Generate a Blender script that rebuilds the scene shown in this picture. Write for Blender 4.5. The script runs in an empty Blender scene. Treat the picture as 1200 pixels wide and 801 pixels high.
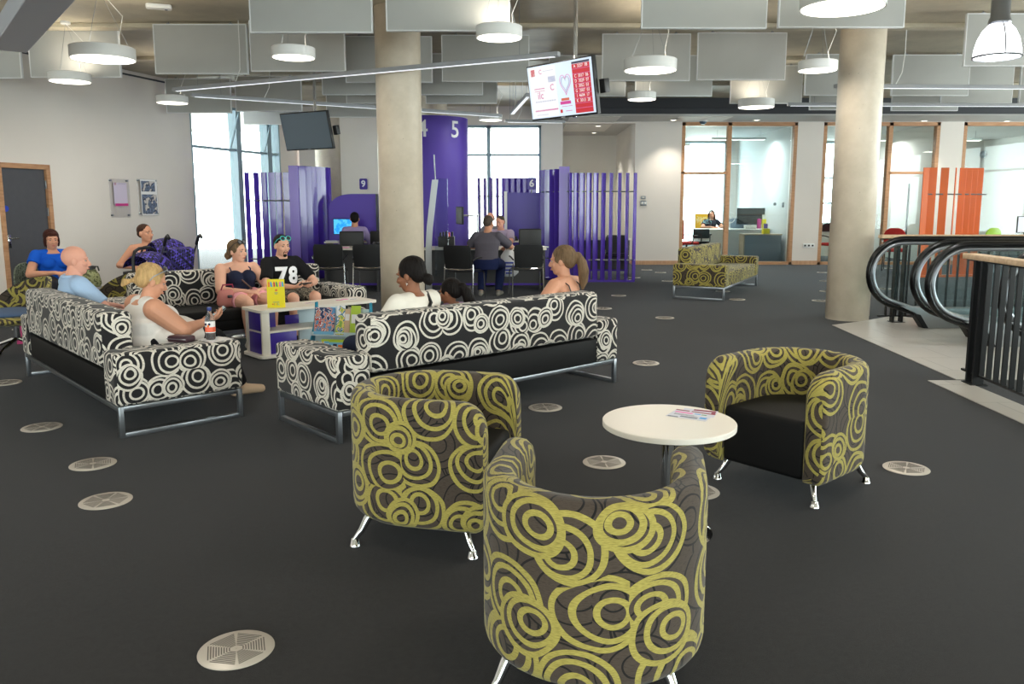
SKY = 12.0
EXPO = 0.28
LAMP_W = 17.0
UP_W = 4.0
import bpy, bmesh, math, random
from mathutils import Vector, Matrix, Euler
random.seed(7)
PI = math.pi
sc = bpy.context.scene
COL = sc.collection

# ---------------------------------------------------------------- camera
F_PX, CX, CY, YH, EYE = 950.0, 612.0, 378.0, 238.0, 1.5
TH = math.atan((CY - YH) / F_PX)
cth, sth = math.cos(TH), math.sin(TH)
cam_d = bpy.data.cameras.new('camera')
cam = bpy.data.objects.new('camera', cam_d)
COL.objects.link(cam)
cam.location = (0, 0, EYE)
cam.rotation_euler = (PI / 2 - TH, 0, 0)
cam_d.sensor_width = 36.0
cam_d.sensor_fit = 'HORIZONTAL'
cam_d.lens = F_PX / 1200 * 36.0
cam_d.shift_x = (600 - CX) / 1200
cam_d.shift_y = (CY - 400.5) / 1200
cam_d.clip_start = 0.05
cam_d.clip_end = 300
sc.camera = cam

def _ray(u, v):
    x = (u - CX) / F_PX; y = -(v - CY) / F_PX
    return (x, cth + y * sth, -sth + y * cth)
def fl(u, v, z=0.0):
    """survey: point on the horizontal plane z seen at photo pixel u,v"""
    r = _ray(u, v); t = (z - EYE) / r[2]
    return (r[0] * t, r[1] * t)
def at(u, v, Y):
    r = _ray(u, v); t = Y / r[1]
    return (r[0] * t, Y, EYE + r[2] * t)

# ---------------------------------------------------------------- objects
def tag(o, label=None, cat=None, group=None, kind=None):
    if label: o['label'] = label
    if cat: o['category'] = cat
    if group: o['group'] = group
    if kind: o['kind'] = kind
    return o

def thing(name, label, cat, loc=(0, 0, 0), rz=0.0, group=None):
    o = bpy.data.objects.new(name, None)
    COL.objects.link(o)
    o.empty_display_size = 0.1
    o.location = loc
    o.rotation_euler = (0, 0, rz)
    return tag(o, label, cat, group)

def copy_tree(o, parent=None):
    c = o.copy(); COL.objects.link(c)
    if parent is not None: c.parent = parent
    for ch in list(KIDS.get(o.name, [])):
        k = copy_tree(ch, c)
    return c
KIDS = {}

def link_mesh(name, me, m, parent=None, loc=None, rot=None):
    o = bpy.data.objects.new(name, me)
    COL.objects.link(o)
    if m is not None:
        if isinstance(m, (list, tuple)):
            for q in m: me.materials.append(q)
        else: me.materials.append(m)
    if parent is not None:
        o.parent = parent
        KIDS.setdefault(parent.name, []).append(o)
    if loc is not None: o.location = loc
    if rot is not None: o.rotation_euler = rot
    return o

def orig_copy(o, parent=None):
    """copy a thing with its parts and their sub-parts"""
    c = o.copy(); COL.objects.link(c)
    if parent is not None:
        c.parent = parent
        KIDS.setdefault(parent.name, []).append(c)
    for ch in list(KIDS.get(o.name, [])):
        orig_copy(ch, c)
    return c

def box_uv(me, off=(0, 0), scale=1.0):
    uv = me.uv_layers.new(name='UVMap') if not me.uv_layers else me.uv_layers[0]
    for p in me.polygons:
        n = p.normal
        ax = max(range(3), key=lambda i: abs(n[i]))
        for li in p.loop_indices:
            co = me.vertices[me.loops[li].vertex_index].co
            if ax == 0: t = (co.y + 3.3, co.z)
            elif ax == 1: t = (co.x, co.z)
            else: t = (co.x + 0.7, co.y + 0.55)
            uv.data[li].uv = ((t[0] + off[0]) * scale, (t[1] + off[1]) * scale)

def frame_z(d):
    d = Vector(d).normalized()
    up = Vector((0, 0, 1)) if abs(d.z) < 0.95 else Vector((0, 1, 0))
    x = up.cross(d).normalized(); y = d.cross(x)
    return x, y, d

class MB:
    """collects shapes; build() links them as one mesh object"""
    def __init__(s): s.bm = bmesh.new(); s.uvfun = None; s.mi = 0
    def _add(s, b, M=None):
        if M is not None: b.transform(M)
        me = bpy.data.meshes.new('t'); b.to_mesh(me); b.free()
        n0 = len(s.bm.faces)
        s.bm.from_mesh(me); bpy.data.meshes.remove(me)
        s.bm.faces.ensure_lookup_table()
        if s.mi:
            for f in s.bm.faces[n0:]: f.material_index = s.mi
        return s
    def box(s, c, d, bev=0.0, seg=2, M=None, rz=0.0):
        b = bmesh.new(); bmesh.ops.create_cube(b, size=1)
        b.transform(Matrix.Diagonal((d[0], d[1], d[2], 1)))
        if bev > 0:
            bmesh.ops.bevel(b, geom=b.edges[:], offset=min(bev, min(d) * 0.49), segments=seg, profile=0.5, affect='EDGES')
        T = Matrix.Translation(c) @ Matrix.Rotation(rz, 4, 'Z')
        if M is not None: T = M @ T
        return s._add(b, T)
    def span(s, a, b_, bev=0.0, seg=2, M=None):
        c = [(a[i] + b_[i]) / 2 for i in range(3)]; d = [abs(b_[i] - a[i]) for i in range(3)]
        return s.box(c, d, bev, seg, M)
    def beam(s, a, b_, w, h, bev=0.0):
        """rectangular bar from a to b, w wide sideways, h high"""
        a, b_ = Vector(a), Vector(b_)
        x, y, z = frame_z(b_ - a)
        b = bmesh.new(); bmesh.ops.create_cube(b, size=1)
        b.transform(Matrix.Diagonal((w, h, (b_ - a).length, 1)))
        if bev: bmesh.ops.bevel(b, geom=b.edges[:], offset=bev, segments=1, affect='EDGES')
        M = Matrix((x, y, z)).transposed().to_4x4(); M.translation = (a + b_) / 2
        return s._add(b, M)
    def rings(s, rings, cap=True, closed=False, ring_closed=True, M=None):
        b = bmesh.new()
        vs = [[b.verts.new(p) for p in r] for r in rings]
        n = len(vs[0]); m = len(vs)
        for i in range(m if closed else m - 1):
            A, B = vs[i], vs[(i + 1) % m]
            for j in range(n if ring_closed else n - 1):
                k = (j + 1) % n
                try: b.faces.new((A[j], A[k], B[k], B[j]))
                except ValueError: pass
        if cap and not closed:
            try: b.faces.new(list(reversed(vs[0])))
            except ValueError: pass
            try: b.faces.new(vs[-1])
            except ValueError: pass
        bmesh.ops.recalc_face_normals(b, faces=b.faces[:])
        return s._add(b, M)
    def tube(s, pts, r, seg=10, closed=False, M=None, sq=1.0):
        pts = [Vector(p) for p in pts]; n = len(pts)
        rr = r if isinstance(r, (list, tuple)) else [r] * n
        out = []; px = None
        for i, p in enumerate(pts):
            if closed: d = pts[(i + 1) % n] - pts[i - 1]
            else: d = (pts[min(i + 1, n - 1)] - pts[max(i - 1, 0)])
            d.normalize()
            if px is None: x, y, _ = frame_z(d)
            else:
                x = (px - d * px.dot(d)).normalized(); y = d.cross(x)
            px = x
            out.append([p + (x * math.cos(2 * PI * k / seg) + y * math.sin(2 * PI * k / seg) * sq) * rr[i] for k in range(seg)])
        return s.rings(out, True, closed, M=M)
    def lathe(s, prof, seg=32, M=None, c=(0, 0, 0), cap=True):
        out = [[(c[0] + r * math.cos(2 * PI * k / seg), c[1] + r * math.sin(2 * PI * k / seg), c[2] + z) for k in range(seg)] for r, z in prof]
        return s.rings(out, cap, M=M)
    def cyl(s, a, b_, r, seg=16, r2=None):
        return s.tube([a, b_], [r, r if r2 is None else r2], seg)
    def ball(s, c, r, seg=16, M=None):
        b = bmesh.new(); bmesh.ops.create_uvsphere(b, u_segments=seg, v_segments=max(6, seg // 2 + 2), radius=1)
        rr = r if isinstance(r, (tuple, list)) else (r, r, r)
        T = Matrix.Translation(c) @ Matrix.Diagonal((*rr, 1))
        return s._add(b, M @ T if M is not None else T)
    def prism(s, poly, h, M=None, bev=0.0, seg=2):
        """extrude an xy polygon up by h from z=0"""
        b = bmesh.new()
        lo = [b.verts.new((p[0], p[1], 0)) for p in poly]
        f = b.faces.new(lo)
        r = bmesh.ops.extrude_face_region(b, geom=[f])
        for v in r['geom']:
            if isinstance(v, bmesh.types.BMVert): v.co.z += h
        bmesh.ops.recalc_face_normals(b, faces=b.faces[:])
        if bev > 0:
            bmesh.ops.bevel(b, geom=b.edges[:], offset=bev, segments=seg, profile=0.5, affect='EDGES')
        return s._add(b, M)
    def quad(s, pts):
        b = bmesh.new(); b.faces.new([b.verts.new(p) for p in pts])
        return s._add(b)
    def build(s, name, m, parent=None, smooth=30, uv=None, loc=None, rot=None):
        me = bpy.data.meshes.new(name)
        s.bm.to_mesh(me); s.bm.free()
        if smooth:
            me.polygons.foreach_set('use_smooth', [True] * len(me.polygons))
            if smooth < 180: me.set_sharp_from_angle(angle=math.radians(smooth))
        if uv is not None: box_uv(me, uv)
        me.update()
        return link_mesh(name, me, m, parent, loc, rot)

def text_obj(name, body, size, m, parent=None, loc=(0, 0, 0), rot=(0, 0, 0), depth=0.002, ax='CENTER', bold=0.0, xs=1.0):
    cu = bpy.data.curves.new(name, 'FONT'); cu.body = body; cu.size = size
    cu.align_x = ax; cu.align_y = 'CENTER'; cu.extrude = depth; cu.offset = bold; cu.resolution_u = 3
    t = bpy.data.objects.new('tmp_text', cu); COL.objects.link(t)
    dg = bpy.context.evaluated_depsgraph_get()
    me = bpy.data.meshes.new_from_object(t.evaluated_get(dg))
    bpy.data.objects.remove(t); bpy.data.curves.remove(cu)
    me.name = name
    me.materials.clear()
    if xs != 1.0: me.transform(Matrix.Diagonal((xs, 1, 1, 1)))
    return link_mesh(name, me, m, parent, loc, rot)

def arc(c, r, a0, a1, n, plane='xy'):
    out = []
    for i in range(n + 1):
        a = a0 + (a1 - a0) * i / n
        u, v = r * math.cos(a), r * math.sin(a)
        if plane == 'xy': out.append((c[0] + u, c[1] + v, c[2] if len(c) > 2 else 0))
        elif plane == 'xz': out.append((c[0] + u, c[1], c[2] + v))
        else: out.append((c[0], c[1] + u, c[2] + v))
    return out
# ---------------------------------------------------------------- materials
def lin(h):
    """sRGB 0-255 triple to linear"""
    o = []
    for v in h:
        v = v / 255
        o.append(v / 12.92 if v <= 0.04045 else ((v + 0.055) / 1.055) ** 2.4)
    return (*o, 1)

def mat(name, col, rough=0.6, metal=0.0, spec=0.5, var=0.0, vscale=30, bump=0.0, bscale=200, emis=None, estr=0.0, trans=0.0, coat=0.0, alpha=1.0, ior=1.45, stretch=None):
    m = bpy.data.materials.new(name); m.use_nodes = True
    nt = m.node_tree; N = nt.nodes; L = nt.links
    p = N['Principled BSDF']
    p.inputs['Base Color'].default_value = lin(col) if len(col) == 3 else col
    p.inputs['Roughness'].default_value = rough
    p.inputs['Metallic'].default_value = metal
    p.inputs['Specular IOR Level'].default_value = spec
    p.inputs['IOR'].default_value = ior
    p.inputs['Transmission Weight'].default_value = trans
    p.inputs['Coat Weight'].default_value = coat
    p.inputs['Alpha'].default_value = alpha
    if emis is not None:
        p.inputs['Emission Color'].default_value = lin(emis); p.inputs['Emission Strength'].default_value = estr
    if var or bump:
        tc = N.new('ShaderNodeTexCoord'); vec = tc.outputs['Object']
        if stretch:
            mp = N.new('ShaderNodeMapping'); mp.inputs['Scale'].default_value = stretch
            L.new(vec, mp.inputs['Vector']); vec = mp.outputs[0]
        if var:
            n = N.new('ShaderNodeTexNoise'); n.inputs['Scale'].default_value = vscale; n.inputs['Detail'].default_value = 5
            L.new(vec, n.inputs['Vector'])
            mr = N.new('ShaderNodeMapRange'); mr.inputs['From Min'].default_value = 0.3; mr.inputs['From Max'].default_value = 0.7
            mr.inputs['To Min'].default_value = 1 - var; mr.inputs['To Max'].default_value = 1 + var
            L.new(n.outputs[0], mr.inputs[0])
            mx = N.new('ShaderNodeMix'); mx.data_type = 'RGBA'; mx.blend_type = 'MULTIPLY'; mx.inputs[0].default_value = 1
            mx.inputs[6].default_value = p.inputs['Base Color'].default_value
            L.new(mr.outputs[0], mx.inputs[7]); L.new(mx.outputs[2], p.inputs['Base Color'])
        if bump:
            n2 = N.new('ShaderNodeTexNoise'); n2.inputs['Scale'].default_value = bscale; n2.inputs['Detail'].default_value = 3
            L.new(vec, n2.inputs['Vector'])
            b = N.new('ShaderNodeBump'); b.inputs['Strength'].default_value = bump; b.inputs['Distance'].default_value = 0.01
            L.new(n2.outputs[0], b.inputs['Height']); L.new(b.outputs[0], p.inputs['Normal'])
    return m

def ring_fabric(name, base, line, black=None, cell=0.24, stroke=0.024, base2=None):
    """upholstery woven with hand-drawn nested circles"""
    m = bpy.data.materials.new(name); m.use_nodes = True
    nt = m.node_tree; N = nt.nodes; L = nt.links
    p = N['Principled BSDF']
    p.inputs['Roughness'].default_value = 0.85
    p.inputs['Specular IOR Level'].default_value = 0.25
    p.inputs['Sheen Weight'].default_value = 0.15
    def math_(op, a, b=None, c=None):
        n = N.new('ShaderNodeMath'); n.operation = op
        for i, v in enumerate((a, b, c)):
            if v is None: continue
            if hasattr(v, 'default_value') or hasattr(v, 'links'): L.new(v, n.inputs[i])
            else: n.inputs[i].default_value = v
        return n.outputs[0]
    def vmath(op, a, b=None, s=None):
        n = N.new('ShaderNodeVectorMath'); n.operation = op
        for i, v in enumerate((a, b)):
            if v is None: continue
            if isinstance(v, tuple): n.inputs[i].default_value = v
            else: L.new(v, n.inputs[i])
        if s is not None: n.inputs['Scale'].default_value = s
        return n
    tc = N.new('ShaderNodeTexCoord'); uv = tc.outputs['UV']
    nz = N.new('ShaderNodeTexNoise'); nz.inputs['Scale'].default_value = 5.5; nz.inputs['Detail'].default_value = 1
    L.new(uv, nz.inputs['Vector'])
    off = vmath('SUBTRACT', nz.outputs['Color'], (0.5, 0.5, 0.5)).outputs[0]
    off = vmath('SCALE', off, s=0.035).outputs[0]
    uvd = vmath('ADD', uv, off).outputs[0]
    def layer(csize, shift, rmin, rmax, st):
        u = vmath('ADD', uvd, shift).outputs[0]
        fl_ = vmath('MULTIPLY', u, (1, 1, 0)).outputs[0]
        v = N.new('ShaderNodeTexVoronoi'); v.voronoi_dimensions = '2D'; v.feature = 'F1'
        v.inputs['Scale'].default_value = 1 / csize; v.inputs['Randomness'].default_value = 0.42
        L.new(fl_, v.inputs['Vector'])
        pos = vmath('MULTIPLY', v.outputs['Position'], (1, 1, 0)).outputs[0]
        d = vmath('SUBTRACT', fl_, pos).outputs[0]
        dist = vmath('LENGTH', d).outputs['Value']
        sep = N.new('ShaderNodeSeparateColor'); L.new(v.outputs['Color'], sep.inputs[0])
        R = math_('MULTIPLY_ADD', sep.outputs[0], (rmax - rmin) * csize, rmin * csize)
        cofs = vmath('SUBTRACT', v.outputs['Color'], (0.5, 0.5, 0.5)).outputs[0]
        cofs = vmath('MULTIPLY', cofs, (1, 1, 0)).outputs[0]
        def ring(kr, ko):
            sn = vmath('SCALE', cofs); L.new(math_('MULTIPLY', R, ko), sn.inputs['Scale'])
            dd = vmath('SUBTRACT', d, sn.outputs[0]).outputs[0]
            ln = vmath('LENGTH', dd).outputs['Value']
            e = math_('ABSOLUTE', math_('SUBTRACT', ln, math_('MULTIPLY', R, kr)))
            return math_('LESS_THAN', e, st / 2)
        # outermost ring hugs the disc's edge
        e0 = math_('ABSOLUTE', math_('SUBTRACT', dist, math_('SUBTRACT', R, st / 2)))
        r0 = math_('LESS_THAN', e0, st / 2)
        r1 = ring(0.70, 0.40); r2 = ring(0.36, 0.62)
        rr = math_('MAXIMUM', r0, math_('MAXIMUM', r1, r2))
        disc = math_('LESS_THAN', dist, R)
        return rr, disc
    def stack(layers):
        acc = None
        for rr, disc in layers:
            if acc is None: acc = math_('MULTIPLY', rr, disc)
            else:
                keep = math_('MULTIPLY', acc, math_('SUBTRACT', 1.0, disc))
                acc = math_('MAXIMUM', keep, math_('MULTIPLY', rr, disc))
        return acc
    st = stroke
    top = stack([layer(cell, (3.1, 1.7, 0), 0.47, 0.56, st), layer(cell * 1.55, (7.77, 2.9, 0), 0.20, 0.30, st)])
    # woven slub: fine streaks
    mp = N.new('ShaderNodeMapping'); mp.inputs['Scale'].default_value = (60, 420, 1); L.new(uv, mp.inputs[0])
    wn = N.new('ShaderNodeTexNoise'); wn.inputs['Scale'].default_value = 1.0; wn.inputs['Detail'].default_value = 3; L.new(mp.outputs[0], wn.inputs['Vector'])
    def mix(f, a, b):
        n = N.new('ShaderNodeMix'); n.data_type = 'RGBA'
        L.new(f, n.inputs[0])
        for i, v in ((6, a), (7, b)):
            if isinstance(v, tuple): n.inputs[i].default_value = v
            else: L.new(v, n.inputs[i])
        return n.outputs[2]
    basec = lin(base)
    if base2 is not None: basec = mix(math_('GREATER_THAN', wn.outputs[0], 0.55), lin(base), lin(base2))
    if black is not None:
        und = stack([layer(cell * 0.95, (11.3, 4.1, 0), 0.40, 0.58, 0.006), layer(cell * 1.05, (6.1, 9.9, 0), 0.38, 0.55, 0.006)])
        basec = mix(und, basec, lin(black))
    dark = tuple([c * 0.62 for c in lin(line)[:3]] + [1])
    mr = N.new('ShaderNodeMapRange'); mr.inputs['From Min'].default_value = 0.35; mr.inputs['From Max'].default_value = 0.6; L.new(wn.outputs[0], mr.inputs[0])
    linec = mix(mr.outputs[0], dark, lin(line))
    L.new(mix(top, basec, linec), p.inputs['Base Color'])
    bp = N.new('ShaderNodeBump'); bp.inputs['Strength'].default_value = 0.25; bp.inputs['Distance'].default_value = 0.004
    hh = math_('ADD', math_('MULTIPLY', top, 0.6), math_('MULTIPLY', wn.outputs[0], 0.4))
    L.new(hh, bp.inputs['Height']); L.new(bp.outputs[0], p.inputs['Normal'])
    return m

def glass_mat(name, tint=(235, 245, 245), ref=0.12, rough=0.0):
    """thin pane: mostly clear with a mirror-like share"""
    m = bpy.data.materials.new(name); m.use_nodes = True
    nt = m.node_tree; N = nt.nodes; L = nt.links
    for n in list(N): N.remove(n)
    out = N.new('ShaderNodeOutputMaterial'); mx = N.new('ShaderNodeMixShader')
    t = N.new('ShaderNodeBsdfTransparent'); t.inputs[0].default_value = lin(tint)
    g = N.new('ShaderNodeBsdfGlossy'); g.inputs['Roughness'].default_value = rough
    lw = N.new('ShaderNodeLayerWeight'); lw.inputs[0].default_value = 0.5
    pw = N.new('ShaderNodeMath'); pw.operation = 'POWER'; pw.inputs[1].default_value = 5; L.new(lw.outputs['Facing'], pw.inputs[0])
    mm = N.new('ShaderNodeMath'); mm.operation = 'MULTIPLY_ADD'; mm.inputs[1].default_value = 0.9; mm.inputs[2].default_value = ref; mm.use_clamp = True
    L.new(pw.outputs[0], mm.inputs[0]); L.new(mm.outputs[0], mx.inputs[0])
    L.new(t.outputs[0], mx.inputs[1]); L.new(g.outputs[0], mx.inputs[2]); L.new(mx.outputs[0], out.inputs[0])
    return m

def carpet_mat():
    m = mat('carpet', (62, 60, 60), 0.85, spec=0.25)
    nt = m.node_tree; N = nt.nodes; L = nt.links; p = N['Principled BSDF']
    tc = N.new('ShaderNodeTexCoord')
    n = N.new('ShaderNodeTexNoise'); n.inputs['Scale'].default_value = 260; n.inputs['Detail'].default_value = 4; n.inputs['Roughness'].default_value = 0.8
    L.new(tc.outputs['Object'], n.inputs['Vector'])
    n2 = N.new('ShaderNodeTexNoise'); n2.inputs['Scale'].default_value = 40; n2.inputs['Detail'].default_value = 4
    L.new(tc.outputs['Object'], n2.inputs['Vector'])
    ad = N.new('ShaderNodeMath'); ad.operation = 'MULTIPLY_ADD'; ad.inputs[1].default_value = 0.35
    L.new(n2.outputs[0], ad.inputs[0]); L.new(n.outputs[0], ad.inputs[2])
    cr = N.new('ShaderNodeValToRGB'); L.new(ad.outputs[0], cr.inputs[0])
    cr.color_ramp.elements[0].position = 0.42; cr.color_ramp.elements[0].color = lin((13, 12, 12))
    cr.color_ramp.elements[1].position = 0.98; cr.color_ramp.elements[1].color = lin((51, 48, 47))
    L.new(cr.outputs[0], p.inputs['Base Color'])
    p.inputs['Sheen Weight'].default_value = 0.13; p.inputs['Sheen Roughness'].default_value = 0.42; p.inputs['Sheen Tint'].default_value = lin((225, 230, 240))
    b = N.new('ShaderNodeBump'); b.inputs['Strength'].default_value = 0.5; b.inputs['Distance'].default_value = 0.006
    L.new(n.outputs[0], b.inputs['Height']); L.new(b.outputs[0], p.inputs['Normal'])
    return m

def concrete_mat(name, base, warm, sc_=1.5, rough=0.55):
    m = mat(name, base, rough, spec=0.4)
    nt = m.node_tree; N = nt.nodes; L = nt.links; p = N['Principled BSDF']
    tc = N.new('ShaderNodeTexCoord')
    n = N.new('ShaderNodeTexNoise'); n.inputs['Scale'].default_value = sc_; n.inputs['Detail'].default_value = 8; n.inputs['Roughness'].default_value = 0.65
    L.new(tc.outputs['Object'], n.inputs['Vector'])
    cr = N.new('ShaderNodeValToRGB'); L.new(n.outputs[0], cr.inputs[0])
    cr.color_ramp.elements[0].position = 0.35; cr.color_ramp.elements[0].color = lin(base)
    cr.color_ramp.elements[1].position = 0.68; cr.color_ramp.elements[1].color = lin(warm)
    v = N.new('ShaderNodeTexVoronoi'); v.inputs['Scale'].default_value = 9; L.new(tc.outputs['Object'], v.inputs['Vector'])
    lt = N.new('ShaderNodeMath'); lt.operation = 'LESS_THAN'; lt.inputs[1].default_value = 0.045; L.new(v.outputs['Distance'], lt.inputs[0])
    mx = N.new('ShaderNodeMix'); mx.data_type = 'RGBA'; L.new(lt.outputs[0], mx.inputs[0])
    L.new(cr.outputs[0], mx.inputs[6]); mx.inputs[7].default_value = tuple([c * 0.6 for c in lin(base)[:3]] + [1])
    L.new(mx.outputs[2], p.inputs['Base Color'])
    b = N.new('ShaderNodeBump'); b.inputs['Strength'].default_value = 0.08; L.new(n.outputs[0], b.inputs['Height']); L.new(b.outputs[0], p.inputs['Normal'])
    return m

def wood_mat(name, a, b, axis=(2, 2, 14)):
    m = mat(name, a, 0.45, spec=0.4)
    nt = m.node_tree; N = nt.nodes; L = nt.links; p = N['Principled BSDF']
    tc = N.new('ShaderNodeTexCoord'); mp = N.new('ShaderNodeMapping'); mp.inputs['Scale'].default_value = axis
    L.new(tc.outputs['Object'], mp.inputs[0])
    n = N.new('ShaderNodeTexNoise'); n.inputs['Scale'].default_value = 2.2; n.inputs['Detail'].default_value = 6; L.new(mp.outputs[0], n.inputs['Vector'])
    cr = N.new('ShaderNodeValToRGB'); L.new(n.outputs[0], cr.inputs[0])
    cr.color_ramp.elements[0].position = 0.35; cr.color_ramp.elements[0].color = lin(a)
    cr.color_ramp.elements[1].position = 0.65; cr.color_ramp.elements[1].color = lin(b)
    L.new(cr.outputs[0], p.inputs['Base Color'])
    return m

def tile_mat():
    m = mat('floor_tile', (196, 194, 190), 0.35, spec=0.5)
    nt = m.node_tree; N = nt.nodes; L = nt.links; p = N['Principled BSDF']
    tc = N.new('ShaderNodeTexCoord')
    br = N.new('ShaderNodeTexBrick'); br.offset = 0.5
    br.inputs['Color1'].default_value = lin((186, 183, 178)); br.inputs['Color2'].default_value = lin((176, 173, 168)); br.inputs['Mortar'].default_value = lin((150, 148, 144))
    br.inputs['Scale'].default_value = 1; br.inputs['Mortar Size'].default_value = 0.005; br.inputs['Brick Width'].default_value = 0.6; br.inputs['Row Height'].default_value = 0.6
    L.new(tc.outputs['Object'], br.inputs['Vector']); L.new(br.outputs[0], p.inputs['Base Color'])
    return m

def check_mat(name, a, b, c, s=14):
    """woven check for the pushchair cloth"""
    m = mat(name, a, 0.75)
    nt = m.node_tree; N = nt.nodes; L = nt.links; p = N['Principled BSDF']
    tc = N.new('ShaderNodeTexCoord'); mp = N.new('ShaderNodeMapping'); mp.inputs['Rotation'].default_value = (0.6, 0.5, 0.78)
    L.new(tc.outputs['Object'], mp.inputs[0])
    ch = N.new('ShaderNodeTexChecker'); ch.inputs['Scale'].default_value = s; L.new(mp.outputs[0], ch.inputs[0])
    ch.inputs[1].default_value = lin(a); ch.inputs[2].default_value = lin(b)
    ch2 = N.new('ShaderNodeTexChecker'); ch2.inputs['Scale'].default_value = s * 0.5; L.new(mp.outputs[0], ch2.inputs[0])
    ch2.inputs[1].default_value = (1, 1, 1, 1); ch2.inputs[2].default_value = lin(c)
    mx = N.new('ShaderNodeMix'); mx.data_type = 'RGBA'; mx.blend_type = 'MULTIPLY'; mx.inputs[0].default_value = 1
    L.new(ch.outputs[0], mx.inputs[6]); L.new(ch2.outputs[0], mx.inputs[7]); L.new(mx.outputs[2], p.inputs['Base Color'])
    return m

def blotch_mat(name, cols, scale=20, rough=0.8):
    """several colours in patches (prints, camouflage, printed covers)"""
    m = mat(name, cols[0], rough)
    nt = m.node_tree; N = nt.nodes; L = nt.links; p = N['Principled BSDF']
    tc = N.new('ShaderNodeTexCoord')
    n = N.new('ShaderNodeTexNoise'); n.inputs['Scale'].default_value = scale; n.inputs['Detail'].default_value = 2; L.new(tc.outputs['Object'], n.inputs['Vector'])
    cr = N.new('ShaderNodeValToRGB'); cr.color_ramp.interpolation = 'CONSTANT'; L.new(n.outputs[0], cr.inputs[0])
    E = cr.color_ramp.elements
    E[0].position = 0; E[0].color = lin(cols[0]); E[1].position = 0.42; E[1].color = lin(cols[1])
    k = len(cols)
    for i in range(2, k):
        e = E.new(0.42 + 0.2 * (i - 1) / (k - 1)); e.color = lin(cols[i])
    L.new(cr.outputs[0], p.inputs['Base Color'])
    return m

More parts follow.
